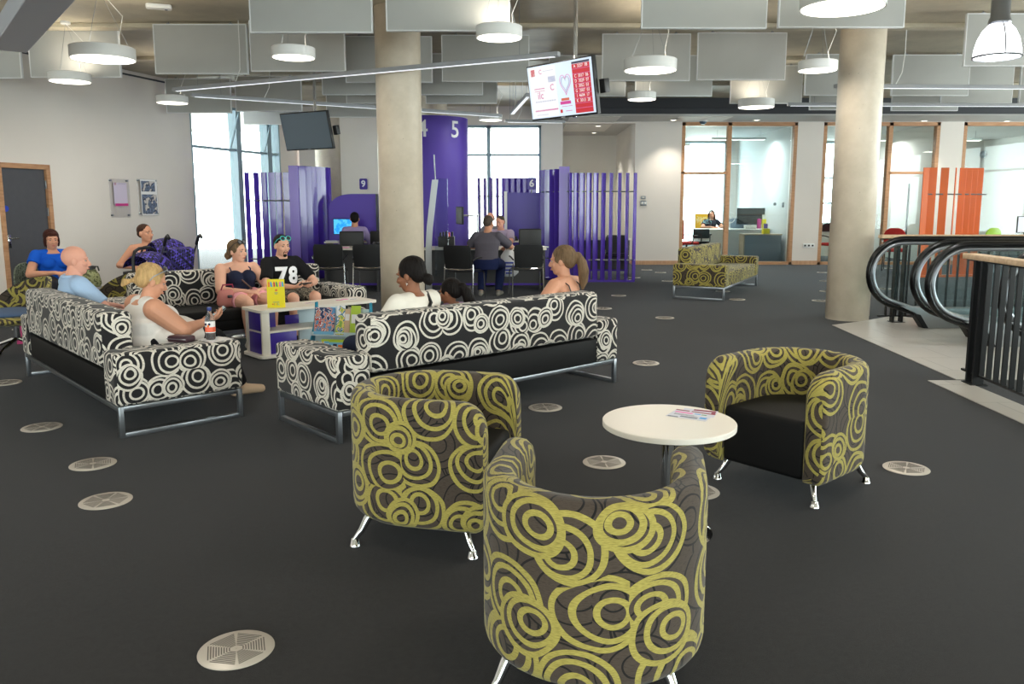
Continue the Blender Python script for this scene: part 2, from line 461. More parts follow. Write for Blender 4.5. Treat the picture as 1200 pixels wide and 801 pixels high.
M = dict(
    carpet=carpet_mat(), tile=tile_mat(),
    wall=mat('painted_wall', (229, 221, 214), 0.75, spec=0.2, var=0.02, vscale=1.2),
    wall_white=mat('white_wall', (240, 237, 232), 0.7, spec=0.2),
    wall_grey=mat('grey_wall', (160, 160, 164), 0.75, spec=0.2),
    ceiling=concrete_mat('concrete_ceiling', (172, 163, 146), (208, 198, 176), 0.9),
    column=concrete_mat('concrete_column', (186, 174, 155), (206, 194, 176), 2.2, 0.38),
    bulk=mat('dark_bulkhead', (62, 64, 70), 0.6),
    soffit=mat('soffit_paint', (206, 205, 203), 0.7),
    timber=wood_mat('frame_timber', (176, 128, 92), (196, 150, 112)),
    oak=wood_mat('oak_rail', (196, 166, 132), (214, 188, 156), (14, 2, 14)),
    door=mat('grey_door_laminate', (76, 76, 82), 0.5, var=0.04, vscale=12),
    baffle=mat('baffle_felt', (190, 190, 187), 0.9, spec=0.1, var=0.02, vscale=4, bump=0.1, bscale=300),
    baffle_edge=mat('baffle_edge_trim', (238, 239, 240), 0.5),
    lamp_body=mat('lamp_white', (238, 238, 236), 0.4),
    glow=mat('lamp_diffuser', (255, 252, 244), 0.5, emis=(255, 246, 228), estr=4.5),
    glow_cool=mat('linear_diffuser', (250, 252, 255), 0.5, emis=(244, 248, 255), estr=0.7),
    alu=mat('brushed_aluminium', (176, 178, 182), 0.35, metal=0.85),
    chrome=mat('chrome', (225, 226, 228), 0.08, metal=1.0),
    steel=mat('satin_steel', (150, 154, 160), 0.3, metal=0.9),
    steel_dark=mat('dark_steel', (62, 64, 68), 0.4, metal=0.7),
    black=mat('black_plastic', (22, 22, 24), 0.45),
    blackmet=mat('black_powder_coat', (16, 16, 17), 0.38, spec=0.4),
    rubber=mat('handrail_rubber', (9, 9, 10), 0.25, spec=0.4),
    vinyl=mat('black_upholstery', (17, 17, 18), 0.65, spec=0.25, bump=0.12, bscale=320),
    fab_y=ring_fabric('yellow_ring_fabric', (72, 62, 54), (172, 159, 82), black=(22, 20, 20), cell=0.215, stroke=0.017, base2=(62, 53, 45)),
    fab_w=ring_fabric('white_ring_fabric', (33, 32, 34), (224, 217, 206), cell=0.2, stroke=0.0145, base2=(28, 27, 29)),
    leaflet_sheet=mat('leaflet_sheet', (214, 216, 228), .6), white=mat('white_laminate', (238, 232, 222), 0.35, spec=0.5),
    offwhite=mat('cream_laminate', (232, 226, 214), 0.35),
    paleblue=mat('pale_blue_laminate', (205, 224, 234), 0.4),
    purple=mat('purple_gloss', (84, 58, 168), 0.18, spec=0.6, coat=0.3),
    purple_satin=mat('purple_satin', (80, 54, 164), 0.42, spec=0.4),
    purple_light=mat('lilac_lit_purple', (122, 96, 196), 0.25, spec=0.6),  # fin purple lightened as if lit, for front-facing pillars; also a lilac tissue
    purple_deep=mat('deep_purple_panel', (64, 44, 148), 0.35),
    orange=mat('orange_gloss', (224, 98, 12), 0.32, spec=0.4, coat=0.0),
    glass=glass_mat('clear_pane', (240, 248, 248), 0.03),
    glass_blue=glass_mat('tinted_pane', (236, 243, 248), 0.05),
    glass_green=glass_mat('escalator_glass', (245, 250, 250), 0.06),
    acrylic=glass_mat('acrylic_sheet', (250, 250, 250), 0.04),
    winframe=mat('window_frame_bluegrey', (150, 172, 184), 0.45),
    vent=mat('floor_disc_metal', (196, 188, 178), 0.42, metal=0.35),
    vent_hole=mat('floor_disc_slot', (104, 99, 94), 0.8),
    paper=mat('paper', (238, 236, 236), 0.7),
    magenta=mat('magenta_ink', (206, 60, 140), 0.6), pink=mat('pink_ink', (240, 120, 190), 0.6),
    maroon=mat('maroon_ink', (140, 40, 70), 0.6), inkgrey=mat('grey_ink', (120, 124, 140), 0.6),
    yellow=mat('yellow_card', (244, 226, 20), 0.5), lime=mat('lime_card', (176, 204, 60), 0.5),
    teal=mat('teal_board', (28, 138, 168), 0.4), cyan=mat('cyan_ink', (60, 160, 230), 0.5), red=mat('red_ink', (222, 60, 66), 0.5),
    green=mat('green_ink', (60, 150, 90), 0.5), orange_ink=mat('orange_ink', (240, 130, 50), 0.5), navy_ink=mat('navy_ink', (30, 34, 70), 0.6),
    red_seat=mat('red_seat_fabric', (198, 48, 44), 0.8), green_seat=mat('green_seat_plastic', (150, 196, 40), 0.4),
    blue_fab=mat('blue_cushion', (70, 92, 124), 0.8),
    sign_white=mat('sign_white', (240, 240, 244), 0.5),
    skirting=wood_mat('skirting_timber', (190, 146, 112), (206, 164, 130), (14, 2, 2)),
    screen_off=mat('screen_glass_reflect_tint', (78, 98, 114), 0.07, spec=0.9),  # blue-grey reflections of the room put into the base colour
)
# ================================================================ THE ROOM
CEIL = 3.8
YB = 20.0          # back wall plane
def bx(u, Y=YB): return at(u, 238, Y)[0]

def struct(name, mb, m, parent=None, **k):
    o = mb.build(name, m, parent, **k)
    if parent is None: o['kind'] = 'structure'
    return o

# floor: carpet with the escalator well left open
WX0, WX1, WY0, WY1 = 5.5, 16.0, 7.05, 10.05
mb = MB()
for a, b in (((-14, -7), (16, WY0)), ((-14, WY0), (WX0, WY1)), ((-14, WY1), (16, 27))):
    mb.span((a[0], a[1], -0.3), (b[0], b[1], 0))
struct('floor', mb, M['carpet'], smooth=0)
# pale stone tiles of the landing
mb = MB()
e1 = fl(975, 381); e2 = fl(1121, 445)
poly = [e1, e2, (WX0, e2[1]), (WX0, WY1), fl(1048, 370), fl(1007, 377)]
mb.prism(poly, 0.006)
mb2 = MB()
struct('floor_tiles', mb, M['tile'], smooth=0)
mb = MB()
s1 = fl(1087, 446); s2 = fl(1200, 497)
dx = (s2[0] - s1[0]) / (s2[1] - s1[1])
mb.prism([s1, (s1[0] + dx * (3.0 - s1[1]), 3.0), (s1[0] + dx * (3.0 - s1[1]) + 0.3, 3.0), (e2[0] + 0.03, s1[1])], 0.006)
struct('floor_tile_strip', mb, M['tile'], smooth=0)
# lining of the well
mb = MB()
mb.span((WX0 - .05, WY0 - .1, -4), (WX1, WY0, -0.02)); mb.span((WX0 - .05, WY1, -4), (WX1, WY1 + .1, -0.02)); mb.span((WX0 - .1, WY0, -4), (WX0, WY1, -0.02))
mb.span((WX0 - .1, WY0 - .1, -4.1), (WX1, WY1 + .1, -4))
struct('trim_well', mb, M['wall_white'], smooth=0)

# ceiling: concrete soffit with shallow downstand ribs
mb = MB()
mb.span((-14, -7, CEIL), (16, 27, CEIL + 0.3))
for y in (3.2, 6.3, 8.65, 11.0, 13.4, 16.2):
    mb.box((1, y, CEIL - .03), (30, .22, .06), .015)
struct('ceiling', mb, M['ceiling'])

# left wall ------------------------------------------------------
W0 = Vector((-7.52, 12.3, 0)); WD = Vector((.252, .968, 0)).normalized(); WN = Vector((WD.y, -WD.x, 0))
WALL_A = math.atan2(WD.y, WD.x)
def wl(t, d=0.0, z=0.0):
    p = W0 + WD * t + WN * d; return Vector((p.x, p.y, z))
def wall_t(u):
    """distance along the left wall seen at pixel column u"""
    r = _ray(u, 238)
    # W0 + WD t = k r
    det = WD.x * (-r[1]) - WD.y * (-r[0])
    t = ((-W0.x) * (-r[1]) - (-W0.y) * (-r[0])) / det
    return t
MW = Matrix.Translation(W0) @ Matrix.Rotation(WALL_A, 4, 'Z')      # wall frame: x along, y into the wall (negative = room)
t_win0, t_win1 = wall_t(228), wall_t(331)
t_d0, t_d1 = wall_t(-1), wall_t(61)
DH = 2.09
mb = MB()
mb.span((-20, 0, 0), (t_d0, .3, CEIL), M=MW)
mb.span((t_d0, 0, DH), (t_d1, .3, CEIL), M=MW)
mb.span((t_d1, 0, 0), (t_win0, .3, CEIL), M=MW)
mb.span((t_win0, 0, 3.5), (t_win1, .3, CEIL), M=MW)
mb.span((t_win0, 0, 0), (t_win1, .3, .08), M=MW)
mb.span((t_win1, 0, 0), (9.2, .3, CEIL), M=MW)
struct('wall_left', mb, M['wall'], smooth=0)
mb = MB(); mb.span((-20, -.012, CEIL - .09), (t_win0, -.001, CEIL - .06), M=MW)
struct('trim_shadow_gap', mb, M['bulk'], smooth=0)
# grey door
d = MB()
fw = .075
d.span((t_d0, -.02, 0), (t_d0 + fw, .2, DH), .004, M=MW); d.span((t_d1 - fw, -.02, 0), (t_d1, .2, DH), .004, M=MW); d.span((t_d0, -.02, DH - fw), (t_d1, .2, DH), .004, M=MW)
df = struct('door_1', d, M['timber'], smooth=0)
d = MB(); d.span((t_d0 + fw, .03, .01), (t_d1 - fw, .075, DH - fw), .003, M=MW); dl = d.build('door_leaf', M['door'], df, smooth=0)
d = MB()
hx = t_d0 + fw + .07
d.cyl(MW @ Vector((hx, .03, .98)), MW @ Vector((hx, -.02, .98)), .011); d.cyl(MW @ Vector((hx, -.02, .98)), MW @ Vector((hx + .12, -.02, .98)), .010)
d.box((hx, .027, .94), (.05, .006, .2), .002, M=MW)
d.build('door_handle', M['chrome'], dl)
d = MB(); d.cyl(MW @ Vector((hx - .01, .03, 1.42)), MW @ Vector((hx - .01, .026, 1.42)), .045, 20); d.build('door_sign', mat('blue_disc', (36, 70, 190), .5), dl)
d = MB()
for z in (.25, 1.3, 1.72): d.span((t_d1 - fw - .015, .0, z), (t_d1 - fw + .005, .032, z + .13), .003, M=MW)
d.build('hinge', M['steel'], dl)
# tall curtain-wall window on the left wall
def curtain(n, Mx, x0, x1, z0, z1, vm, hm, fr=.05, dp=.12, y=.1, m='winframe', gl='glass', wide=None, hparts=None):
    f = MB()
    f.span((x0, y - dp / 2, z0), (x0 + fr, y + dp / 2, z1), M=Mx); f.span((x1 - fr, y - dp / 2, z0), (x1, y + dp / 2, z1), M=Mx)
    f.span((x0, y - dp / 2, z0), (x1, y + dp / 2, z0 + fr), M=Mx); f.span((x0, y - dp / 2, z1 - fr), (x1, y + dp / 2, z1), M=Mx)
    for v in vm:
        w = wide or fr
        f.span((v - w / 2, y - dp / 2, z0), (v + w / 2, y + dp / 2, z1), M=Mx)
    for h in hm:
        f.span((x0, y - dp * .4, h - fr / 2), (x1, y + dp * .4, h + fr / 2), M=Mx)
    for h, a, b in (hparts or []):
        f.span((a, y - dp * .4, h - fr / 2), (b, y + dp * .4, h + fr / 2), M=Mx)
    o = struct('window_%d' % n, f, M[m], smooth=0)
    g = MB(); g.span((x0 + .01, y - .006, z0 + .01), (x1 - .01, y + .006, z1 - .01), M=Mx)
    g.build('pane', M[gl], o, smooth=0)
    return o
tm1, tm2 = wall_t(284), wall_t(319)
curtain(1, MW, t_win0, t_win1, .08, 3.5, [tm1, tm2], [2.62], fr=.05, dp=.2, wide=.17)
# stays of the opening lights
mb = MB()
for t in (tm1 - .35, tm2 - .25):
    mb.beam(MW @ Vector((t, -.02, 2.66)), MW @ Vector((t + .3, -.05, 3.4)), .03, .03)
struct('trim_window_stays', mb, M['winframe'], smooth=0)

# back wall -------------------------------------------------------
openings = []      # x0, x1, z0, z1
cw0, cw1 = bx(546), bx(634)
openings.append((cw0, cw1, .25, 3.36))
rc0, rc1 = bx(659), bx(743)
openings.append((rc0, rc1, 0, 3.40))
g1 = (bx(797), bx(931)); g2 = (bx(961), bx(1096)); g3 = (bx(1123), bx(1290))
GZ = 3.43
for g in (g1, g2, g3): openings.append((g[0], g[1], 0, GZ))
mb = MB(); x = -5.4
for o in openings:
    mb.span((x, YB, 0), (o[0], YB + .22, CEIL))
    mb.span((o[0], YB, o[3]), (o[1], YB + .22, CEIL))
    if o[2] > 0: mb.span((o[0], YB, 0), (o[1], YB + .22, o[2]))
    x = o[1]
mb.span((x, YB, 0), (16, YB + .22, CEIL))
struct('wall_back', mb, M['wall'], smooth=0)
I4 = Matrix.Translation((0, YB, 0))
cm = bx(573)
curtain(2, I4, cw0, cw1, .25, 3.36, [cm], [2.66], fr=.06, dp=.12, wide=.09)
# recess lining
mb = MB()
mb.span((rc0 - .22, YB + .22, 0), (rc0, 24.2, CEIL)); mb.span((rc1, YB + .22, 0), (rc1 + .12, 24.2, CEIL))
mb.span((rc0 - .22, 24, 0), (rc1 + .12, 24.2, CEIL))
struct('wall_recess', mb, M['wall_white'], smooth=0)
# lowered ceiling over recess, offices, and the strip of soffit before the wall
SX0 = at(655, 150, 18.5)[0]
mb = MB()
mb.span((SX0, 18.5, 3.44), (16, YB, 3.56)); mb.span((rc0 - .2, YB, 3.44), (rc1 + .12, 24.2, 3.56))
mb.span((rc1 + .12, YB + .22, 3.44), (16, 27, 3.56))
struct('ceiling_soffit', mb, M['soffit'], smooth=0)
mb = MB(); mb.span((SX0 + .12, 18.44, 3.46), (16, 18.5, CEIL)); mb.span((SX0 + .12, 18.40, 3.58), (16, 18.46, 3.6))
struct('trim_bulkhead', mb, M['bulk'], smooth=0)
mb = MB(); mb.span((SX0 - .02, 18.4, 3.44), (SX0 + .12, YB, CEIL))
struct('trim_bulkhead_end', mb, M['wall_grey'], smooth=0)
# ceiling hatch panels in the soffit
mb = MB(); mb.span((rc0 + .1, 18.75, 3.425), (rc1 - .5, 22.5, 3.439), .004); mb.span((bx(782), 18.75, 3.425), (bx(840), 19.8, 3.439), .004)
struct('trim_ceiling_panels', mb, M['wall_white'], smooth=0)
# skirting
mb = MB()
for a, b in ((rc1 + .0, g1[0]), (g1[1], g2[0]), (g2[1], g3[0]), (-5.4, cw0), (cw1, rc0)):
    mb.span((a, YB - .018, 0), (b, YB, .1), .003)
mb.span((rc1 - .018, YB, 0), (rc1, 24, .1)); mb.span((rc0, 23.98, 0), (rc1, 24, .1))
struct('baseboard_back', mb, M['skirting'], smooth=0)
mb = MB(); mb.span((t_d1, -.018, 0), (t_win0, 0, .1), .003, M=MW); mb.span((-20, -.018, 0), (t_d0, 0, .1), .003, M=MW)
struct('baseboard_left', mb, M['skirting'], smooth=0)

# glazed timber screens of the offices
def screen(n, g, posts, hparts, gl='glass'):
    f = MB(); fr = .085; x0, x1 = g; y = YB + .08; dp = .16
    f.span((x0, y - dp / 2, 0), (x0 + fr, y + dp / 2, GZ), .004); f.span((x1 - fr, y - dp / 2, 0), (x1, y + dp / 2, GZ), .004)
    f.span((x0, y - dp / 2, 0), (x1, y + dp / 2, .07), .004); f.span((x0, y - dp / 2, GZ - fr), (x1, y + dp / 2, GZ), .004)
    for v in posts: f.span((v - .05, y - dp / 2, 0), (v + .05, y + dp / 2, GZ), .004)
    for h, a, b in hparts: f.span((a, y - dp / 2, h - .03), (b, y + dp / 2, h + .03), .004)
    o = struct('window_%d' % n, f, M['timber'], smooth=0)
    p = MB(); p.span((x0 + .02, y - .006, .02), (x1 - .02, y + .006, GZ - .02)); p.build('pane', M[gl], o, smooth=0)
    return o
p1 = bx(852.5)
s_1 = screen(3, g1, [p1], [(2.23, g1[0], p1)])
p2a, p2b = bx(985), bx(1039)
s_2 = screen(4, g2, [p2b], [(2.23, p2b, g2[1])])
s_3 = screen(5, g3, [bx(1210)], [])
# a sliding glass leaf with its handle in the first screen
mb = MB(); mb.span((p1 + .06, YB + .2, .05), (g1[1] - .1, YB + .212, GZ - .1)); dg = struct('door_2', mb, M['glass_blue'], smooth=0)
mb = MB(); mb.box((g1[1] - .22, YB + .19, 1.46), (.05, .05, .12), .01); mb.box((g1[1] - .42, YB + .19, 1.48), (.07, .04, .07), .015); mb.build('lock', M['steel'], dg)
# office shells
YO = 26.0
mb = MB()
for x0, x1 in ((rc1 + .12, rc1 + .2), (g1[1] + .15, g1[1] + .25), (g2[1] + .15, g2[1] + .25)):
    mb.span((x0, YB + .22, 0), (x1, YO, 3.44))
mb.span((14.5, YB + .22, 0), (14.7, YO, 3.44))
struct('wall_office_partitions', mb, M['wall_white'], smooth=0)
of = [(bx(789, YO), bx(850, YO)), (bx(962, YO), bx(1010, YO)), (bx(1058, YO), bx(1094, YO)), (bx(1165, YO), bx(1215, YO))]
mb = MB(); x = rc1 + .2
for k, (a, b) in enumerate(of):
    mb.span((x, YO, 0), (a, YO + .25, 3.44)); mb.span((a, YO, 3.42), (b, YO + .25, 3.44))
    z0 = 0.15 if k < 3 else 1.9
    mb.span((a, YO, 0), (b, YO + .25, z0)); x = b
mb.span((x, YO, 0), (14.7, YO + .25, 3.44))
struct('wall_office_back', mb, M['wall'], smooth=0)
IO = Matrix.Translation((0, YO, 0))
curtain(6, IO, *of[0], .15, 3.42, [], [2.42], fr=.06, hparts=[])
curtain(7, IO, *of[1], .15, 3.42, [(of[1][0] + of[1][1]) / 2 - .1], [2.3, 1.5], fr=.06)
curtain(8, IO, *of[2], .15, 3.42, [], [], fr=.06)
curtain(9, IO, *of[3], 1.9, 3.42, [(of[3][0] + of[3][1]) / 2], [], fr=.08)
# round columns
def column(loc, r, name='column'):
    mb = MB(); mb.lathe([(r * .985, 0.0), (r * .985, .05), (r, .055), (r, CEIL)], 48)
    o = struct(name, mb, M['column'], smooth=40, loc=(loc[0], loc[1], 0)); return o
column((4.27, 10.56), .272)
column((at(470, 238, 10.1)[0], 10.1), .272)
column((at(386, 238, 18.6)[0], 18.6), .28)
column((at(511, 238, 17.9)[0], 17.9), .27)
# remaining walls of the hall, seen only in reflections and from aside
added_fwin = [(-11, -6.5), (-3, 2.5), (6, 11)]  # unseen windows behind the camera, added to bring in daylight
mb = MB(); x = -14
for a_, b_ in added_fwin:
    mb.span((x, -7.2, 0), (a_, -7, CEIL)); mb.span((a_, -7.2, 0), (b_, -7, .3)); mb.span((a_, -7.2, 3.5), (b_, -7, CEIL)); x = b_
mb.span((x, -7.2, 0), (16, -7, CEIL)); struct('wall_front', mb, M['wall'], smooth=0)
IF = Matrix.Translation((0, -7.2, 0))
for k, (a_, b_) in enumerate(added_fwin): curtain(10 + k, IF, a_, b_, .3, 3.5, [(a_ + b_) / 2], [2.6], fr=.06)
added_rwin = [(-5.5, 0), (1.5, 7), (8.5, 14), (15.5, 19.5)]  # unseen right-hand windows, likewise added for more daylight
mb = MB(); y = -7
for a_, b_ in added_rwin:
    mb.span((16, y, 0), (16.2, a_, CEIL)); mb.span((16, a_, 0), (16.2, b_, .3)); mb.span((16, a_, 3.5), (16.2, b_, CEIL)); y = b_
mb.span((16, y, 0), (16.2, 27, CEIL)); struct('wall_right', mb, M['wall'], smooth=0)
IR = Matrix.Translation((16.0, 0, 0)) @ Matrix.Rotation(PI / 2, 4, 'Z')
for k, (a_, b_) in enumerate(added_rwin): curtain(14 + k, IR, a_, b_, .3, 3.5, [(a_ + b_) / 2], [2.6], fr=.06, y=-.1)
# grey metal duct that runs under the ceiling at the upper left
mb = MB()
pA = Vector((*fl(11, 60, 2.98), 2.98)); pB = Vector((*fl(59, 0, 2.98), 2.98)); dd = (pB - pA).normalized()
mb.beam(pA + Vector((0, 0, .09)), pB + dd * 5 + Vector((0, 0, .09)), .30, .18, .006)
struct('trim_duct', mb, mat('duct_grey', (200, 203, 212), .5))
mb = MB()
side = Vector((-dd.y, dd.x, 0)); side = side if side.x < 0 else -side
q = pA - dd * .2 + side * .17
mb.beam(q + side * .6 + Vector((0, 0, .3)), q + dd * 4 + side * .6 + Vector((0, 0, .3)), 1.2, .03, .004)
struct('trim_ceiling_tile', mb, mat('ceiling_tile_cream', (244, 238, 224), .8))
# ================================================================ CEILING THINGS
PZ = 3.05
def make_pendant(r, label, loc, grp='round ceiling pendants'):
    t = thing('pendant_lamp', label, 'lamp', (loc[0], loc[1], PZ), 0, grp)
    h = .125 if r > .28 else .105
    b = MB(); b.lathe([(r - .012, .004), (r, .0), (r, h), (r - .01, h + .006), (.02, h + .006)], 48)
    b.build('housing', M['lamp_body'], t, 50)
    g = MB(); g.lathe([(0.001, .001), (r - .014, .001), (r - .014, .006), (0.001, .006)], 48, cap=False); g.build('diffuser', M['glow'], t)
    top = CEIL - PZ
    for k in range(3):
        a = 2 * PI * k / 3 + .5
        c = MB(); c.tube([(r * .82 * math.cos(a), r * .82 * math.sin(a), h), (r * .8 * math.cos(a), r * .8 * math.sin(a), h + .03), (0, 0, top - .02)], .0018, 6); c.build('suspension_wire', M['steel'], t)
    c = MB(); c.lathe([(.055, top - .035), (.06, top - .03), (.06, top - .001)], 20); c.build('ceiling_rose', M['lamp_body'], t)
    f = MB(); f.tube([(r * .6, 0, h), (r * .55, .02, h + .12), (.22, .05, top * .62), (.08, .02, top * .85), (0, 0, top - .03)], .0032, 6); f.build('flex', M['lamp_body'], t)
    l = bpy.data.lights.new('lamp_light', 'AREA'); l.shape = 'DISK'; l.size = r * 1.9; l.energy = LAMP_W * (r / .31) ** 2; l.color = (1.0, .93, .82)
    o = bpy.data.objects.new('lamp_light', l); COL.objects.link(o); o.parent = t; o.location = (0, 0, -.006)
    u = MB(); u.lathe([(.001, h + .007), (r * .55, h + .007), (r * .55, h + .010), (.001, h + .010)], 32, cap=False); u.build('uplight_lens', M['glow'], t)
    l = bpy.data.lights.new('lamp_uplight', 'AREA'); l.shape = 'DISK'; l.size = r * 1.1; l.energy = UP_W * (r / .31) ** 2; l.color = (1.0, .90, .72)
    o = bpy.data.objects.new('lamp_uplight', l); COL.objects.link(o); o.parent = t; o.location = (0, 0, h + .014); o.rotation_euler = (PI, 0, 0)
    return t
for u, v, r, lab in (
    (121, 70, .33, 'large white round pendant lamp nearest the grey ceiling duct'),
    (344, 68, .23, 'small white round pendant lamp above the switched-off screen'),
    (585, 45, .22, 'small white round pendant lamp left of the lit queue screen pole'),
    (82, 96, .25, 'small white pendant lamp half behind the hanging baffle near the grey door wall'),
    (202, 121, .235, 'small round pendant lamp before the left wall, beside the tall window'),
    (762, 83, .31, 'large white round pendant lamp right of the lit queue screen'),
    (752, 117, .215, 'small round pendant lamp hanging lower behind the large one beside the queue screen'),
    (987, 10, .33, 'largest white round pendant lamp over the concrete column by the escalator'),
    (958, 83, .225, 'small white round pendant lamp touching the left edge of the escalator column'),
    (886, 126, .29, 'round pendant lamp in front of the dark bulkhead and the glazed office'),
    (575, 141, .22, 'far round pendant lamp beside the purple 4 5 wall, by the middle window')):
    make_pendant(r, lab, fl(u, v, PZ))
for x, y in ((-6.2, 4.5), (-2.2, 3.6), (1.8, 3.8), (5.5, 4.6), (-6, .2), (-2, -.2), (2, 0), (6, .3), (-4, -4), (0, -4), (4, -4), (9, 3), (8.5, 7.5), (9.5, 12.5), (12.5, 9), (12.5, 15)):  # unseen pendants, added beyond the view to light the hall
    t = make_pendant(.31, None, (x, y)); t.name = 'added_ceiling_lamp'; t['kind'] = 'structure'; del t['group']
    if 'category' in t: del t['category']

BZ = 3.15
proto_b = None
def baffle(uL, yb, lab, uR=None, shade=None):
    zc_y = fl((uL + (uR or uL + 90)) / 2, yb, BZ)
    Y = zc_y[1]
    x0 = at(uL, yb, Y)[0]
    w = 1.2
    t = thing('acoustic_baffle', lab, 'baffle', (x0 + w / 2, Y, BZ), 0, 'hanging acoustic baffles')
    p = MB(); p.span((-w / 2 + .012, -.022, .012), (w / 2 - .012, .022, .608), .003); p.build('panel', M['baffle'], t)
    e = MB()
    for a, b in (((-w / 2, 0), (-w / 2 + .012, .62)), ((w / 2 - .012, 0), (w / 2, .62)), ((-w / 2 + .012, 0), (w / 2 - .012, .012)), ((-w / 2 + .012, .608), (w / 2 - .012, .62))):
        e.span((a[0], -.024, a[1]), (b[0], .024, b[1]), .002)
    e.build('edge_trim', M['baffle_edge'], t)
    for x in (-.4, .4):
        h = MB(); h.cyl((x, 0, .615), (x, 0, CEIL - BZ), .006, 8); h.box((x, 0, .625), (.04, .05, .012), .002); h.build('hanger', M['steel'], t)
    return t
for a in (
    (294, 39, 'white acoustic baffle left of the middle column, cut by the top edge'),
    (453, 37, 'white acoustic baffle in front of the middle column, cut by the top edge'),
    (751, 34, 'white acoustic baffle cut by the top edge, right of the queue screen pole'),
    (911, 33, 'white acoustic baffle behind the largest pendant, over the escalator column'),
    (37, 91, 'white acoustic baffle right behind the large pendant by the grey duct'),
    (-78, 92, 'white acoustic baffle at the left edge, below the end of the grey duct'),
    (183, 87, 'white acoustic baffle over the left wall, left one of a joined pair'),
    (294.5, 84, 'white acoustic baffle behind the small pendant, right one of a joined pair'),
    (405.5, 97, 'cream-lit acoustic baffle passing behind the top of the middle column'),
    (518, 96, 'cream-lit acoustic baffle between the middle column and the queue screen'),
    (378, 111.5, 'grey acoustic baffle left behind the middle column, above the dark screen'),
    (475, 111.5, 'grey acoustic baffle right behind the middle column, above the 4 5 wall'),
    (499, 121.5, 'low grey acoustic baffle just above the purple 4 5 wall'),
    (406, 121.5, 'low grey acoustic baffle left behind the middle column, below a wider one'),
    (705, 95, 'white acoustic baffle behind the large pendant right of the queue screen'),
    (816, 94, 'white acoustic baffle above the lamp before the bulkhead, no lamp in front of it'),
    (643, 113, 'white acoustic baffle mostly hidden behind the queue screen'),
    (744, 113, 'white acoustic baffle behind the lower small pendant, before the dark bulkhead'),
    (855, 121.5, 'white acoustic baffle right above the lamp before the dark bulkhead'),
    (942, 112, 'pale acoustic baffle behind the small pendant at the escalator column'),
    (948, 129, 'lowest acoustic baffle behind the left side of the escalator column'),
    (1043.5, 112.5, 'sunny acoustic baffle just right of the escalator column'),
    (1044, 130, 'lowest acoustic baffle right of the escalator column, under the linear lamps'),
    (1101, 121.5, 'beige acoustic baffle between the sunny one and the bell lamp'),
    (1128, 78, 'white acoustic baffle behind the glowing bell lamp'),
    (1193, 121.5, 'acoustic baffle at the right edge below the bell lamp'),
    (196, 132.5, 'grey acoustic baffle above the tall window, left of a pair'),
    (277, 130.5, 'grey acoustic baffle above the tall window, right of a pair'),
    (286, 146, 'pale acoustic baffle behind the switched-off screen, near the tall window'),
    (383, 137.5, 'far pale acoustic baffle right of the switched-off screen')):
    baffle(a[0], a[1], a[2])

LZ = 3.0
M['lin_grey'] = mat('linear_profile_grey', (158, 160, 164), .5)
def linear(a, b, lab):
    pa, pb = Vector((*fl(*a, LZ), 0)), Vector((*fl(*b, LZ), 0))
    ctr = (pa + pb) / 2; d = pb - pa; L_ = d.length
    t = thing('linear_pendant_lamp', lab, 'lamp', (ctr.x, ctr.y, LZ), math.atan2(d.y, d.x), 'thin linear pendant lamps')
    m = MB(); m.span((-L_ / 2, -.035, .0), (L_ / 2, .035, .048), .004); m.build('profile', M['lin_grey'], t)
    m = MB(); m.span((-L_ / 2 + .05, -.022, -.004), (L_ / 2 - .05, .022, -.0005)); m.build('diffuser', M['glow_cool'], t)
    for k in (-.42, .42):
        m = MB(); m.cyl((k * L_, 0, .047), (k * L_, 0, CEIL - LZ), .003, 6); m.build('suspension_wire', M['steel'], t)
    m = MB(); m.tube([(-.3 * L_, 0, .046), (-.3 * L_ + .08, .01, .2), (-.3 * L_ + .1, 0, .45), (-.3 * L_ + .1, 0, CEIL - LZ)], .006, 6); m.build('flex', M['lamp_body'], t)
    return t
linear((204, 107), (655, 66), 'long grey linear lamp rising from the left wall to the queue screen')
linear((224, 113), (587, 137), 'grey linear lamp falling rightwards behind the middle column')
linear((600, 134), (619, 113), 'short-looking linear lamp pointing at the viewer beside the queue screen')
linear((978, 103), (1330, 105), 'upper linear lamp running right from the escalator column')
linear((923, 124), (1310, 125), 'lower linear lamp running behind the escalator column')
linear((592, 143), (662, 144), 'far grey linear lamp over the middle window')

def tv(loc, yaw, tilt, w, h, name, lab, lit):
    t = thing(name, lab, 'screen', loc, yaw)
    R = Matrix.Rotation(tilt, 4, 'X')   # front faces -y
    b = MB(); b.span((-w / 2, .0, -h / 2), (w / 2, .05, h / 2), .006, M=R); b.span((-w * .3, .04, -h * .3), (w * .3, .085, h * .25), .01, M=R)
    bz = b.build('casing', M['black'], t)
    s = MB(); s.span((-w / 2 + .014, -.003, -h / 2 + .018), (w / 2 - .014, .001, h / 2 - .014), M=R); 
    if lit: pan = s.build('display', M_TV, t, smooth=0)
    else: pan = s.build('display', M['screen_off'], t, smooth=0)
    k = MB(); k.box((0, -.002, -h / 2 + .006), (.05, .012, .014), .003, M=R); k.build('badge', M['steel'], t)
    top = CEIL - loc[2]
    p = MB(); p.cyl((0, .2, -.25), (0, .2, top), .022, 20); p.lathe([(.07, top - .03), (.07, top - .001)], 24, c=(0, .2, 0)); p.build('pole', M['chrome'], t)
    k = MB(); k.box((0, .135, 0), (.3, .1, .16), .01); k.box((w * .34, .1, .0), (.06, .09, .13), .005); k.build('bracket', M['black'], t)
    sd = MB(); sd.box((w / 2 + .03, .1, -.02), (.07, .07, .13), .006, M=R); sd.build('player_box', M['black'], t)
    return t, R, w, h, pan
M_TV = mat('tv_glow_paper', (120, 130, 140), .3, emis=(214, 230, 250), estr=0.72)
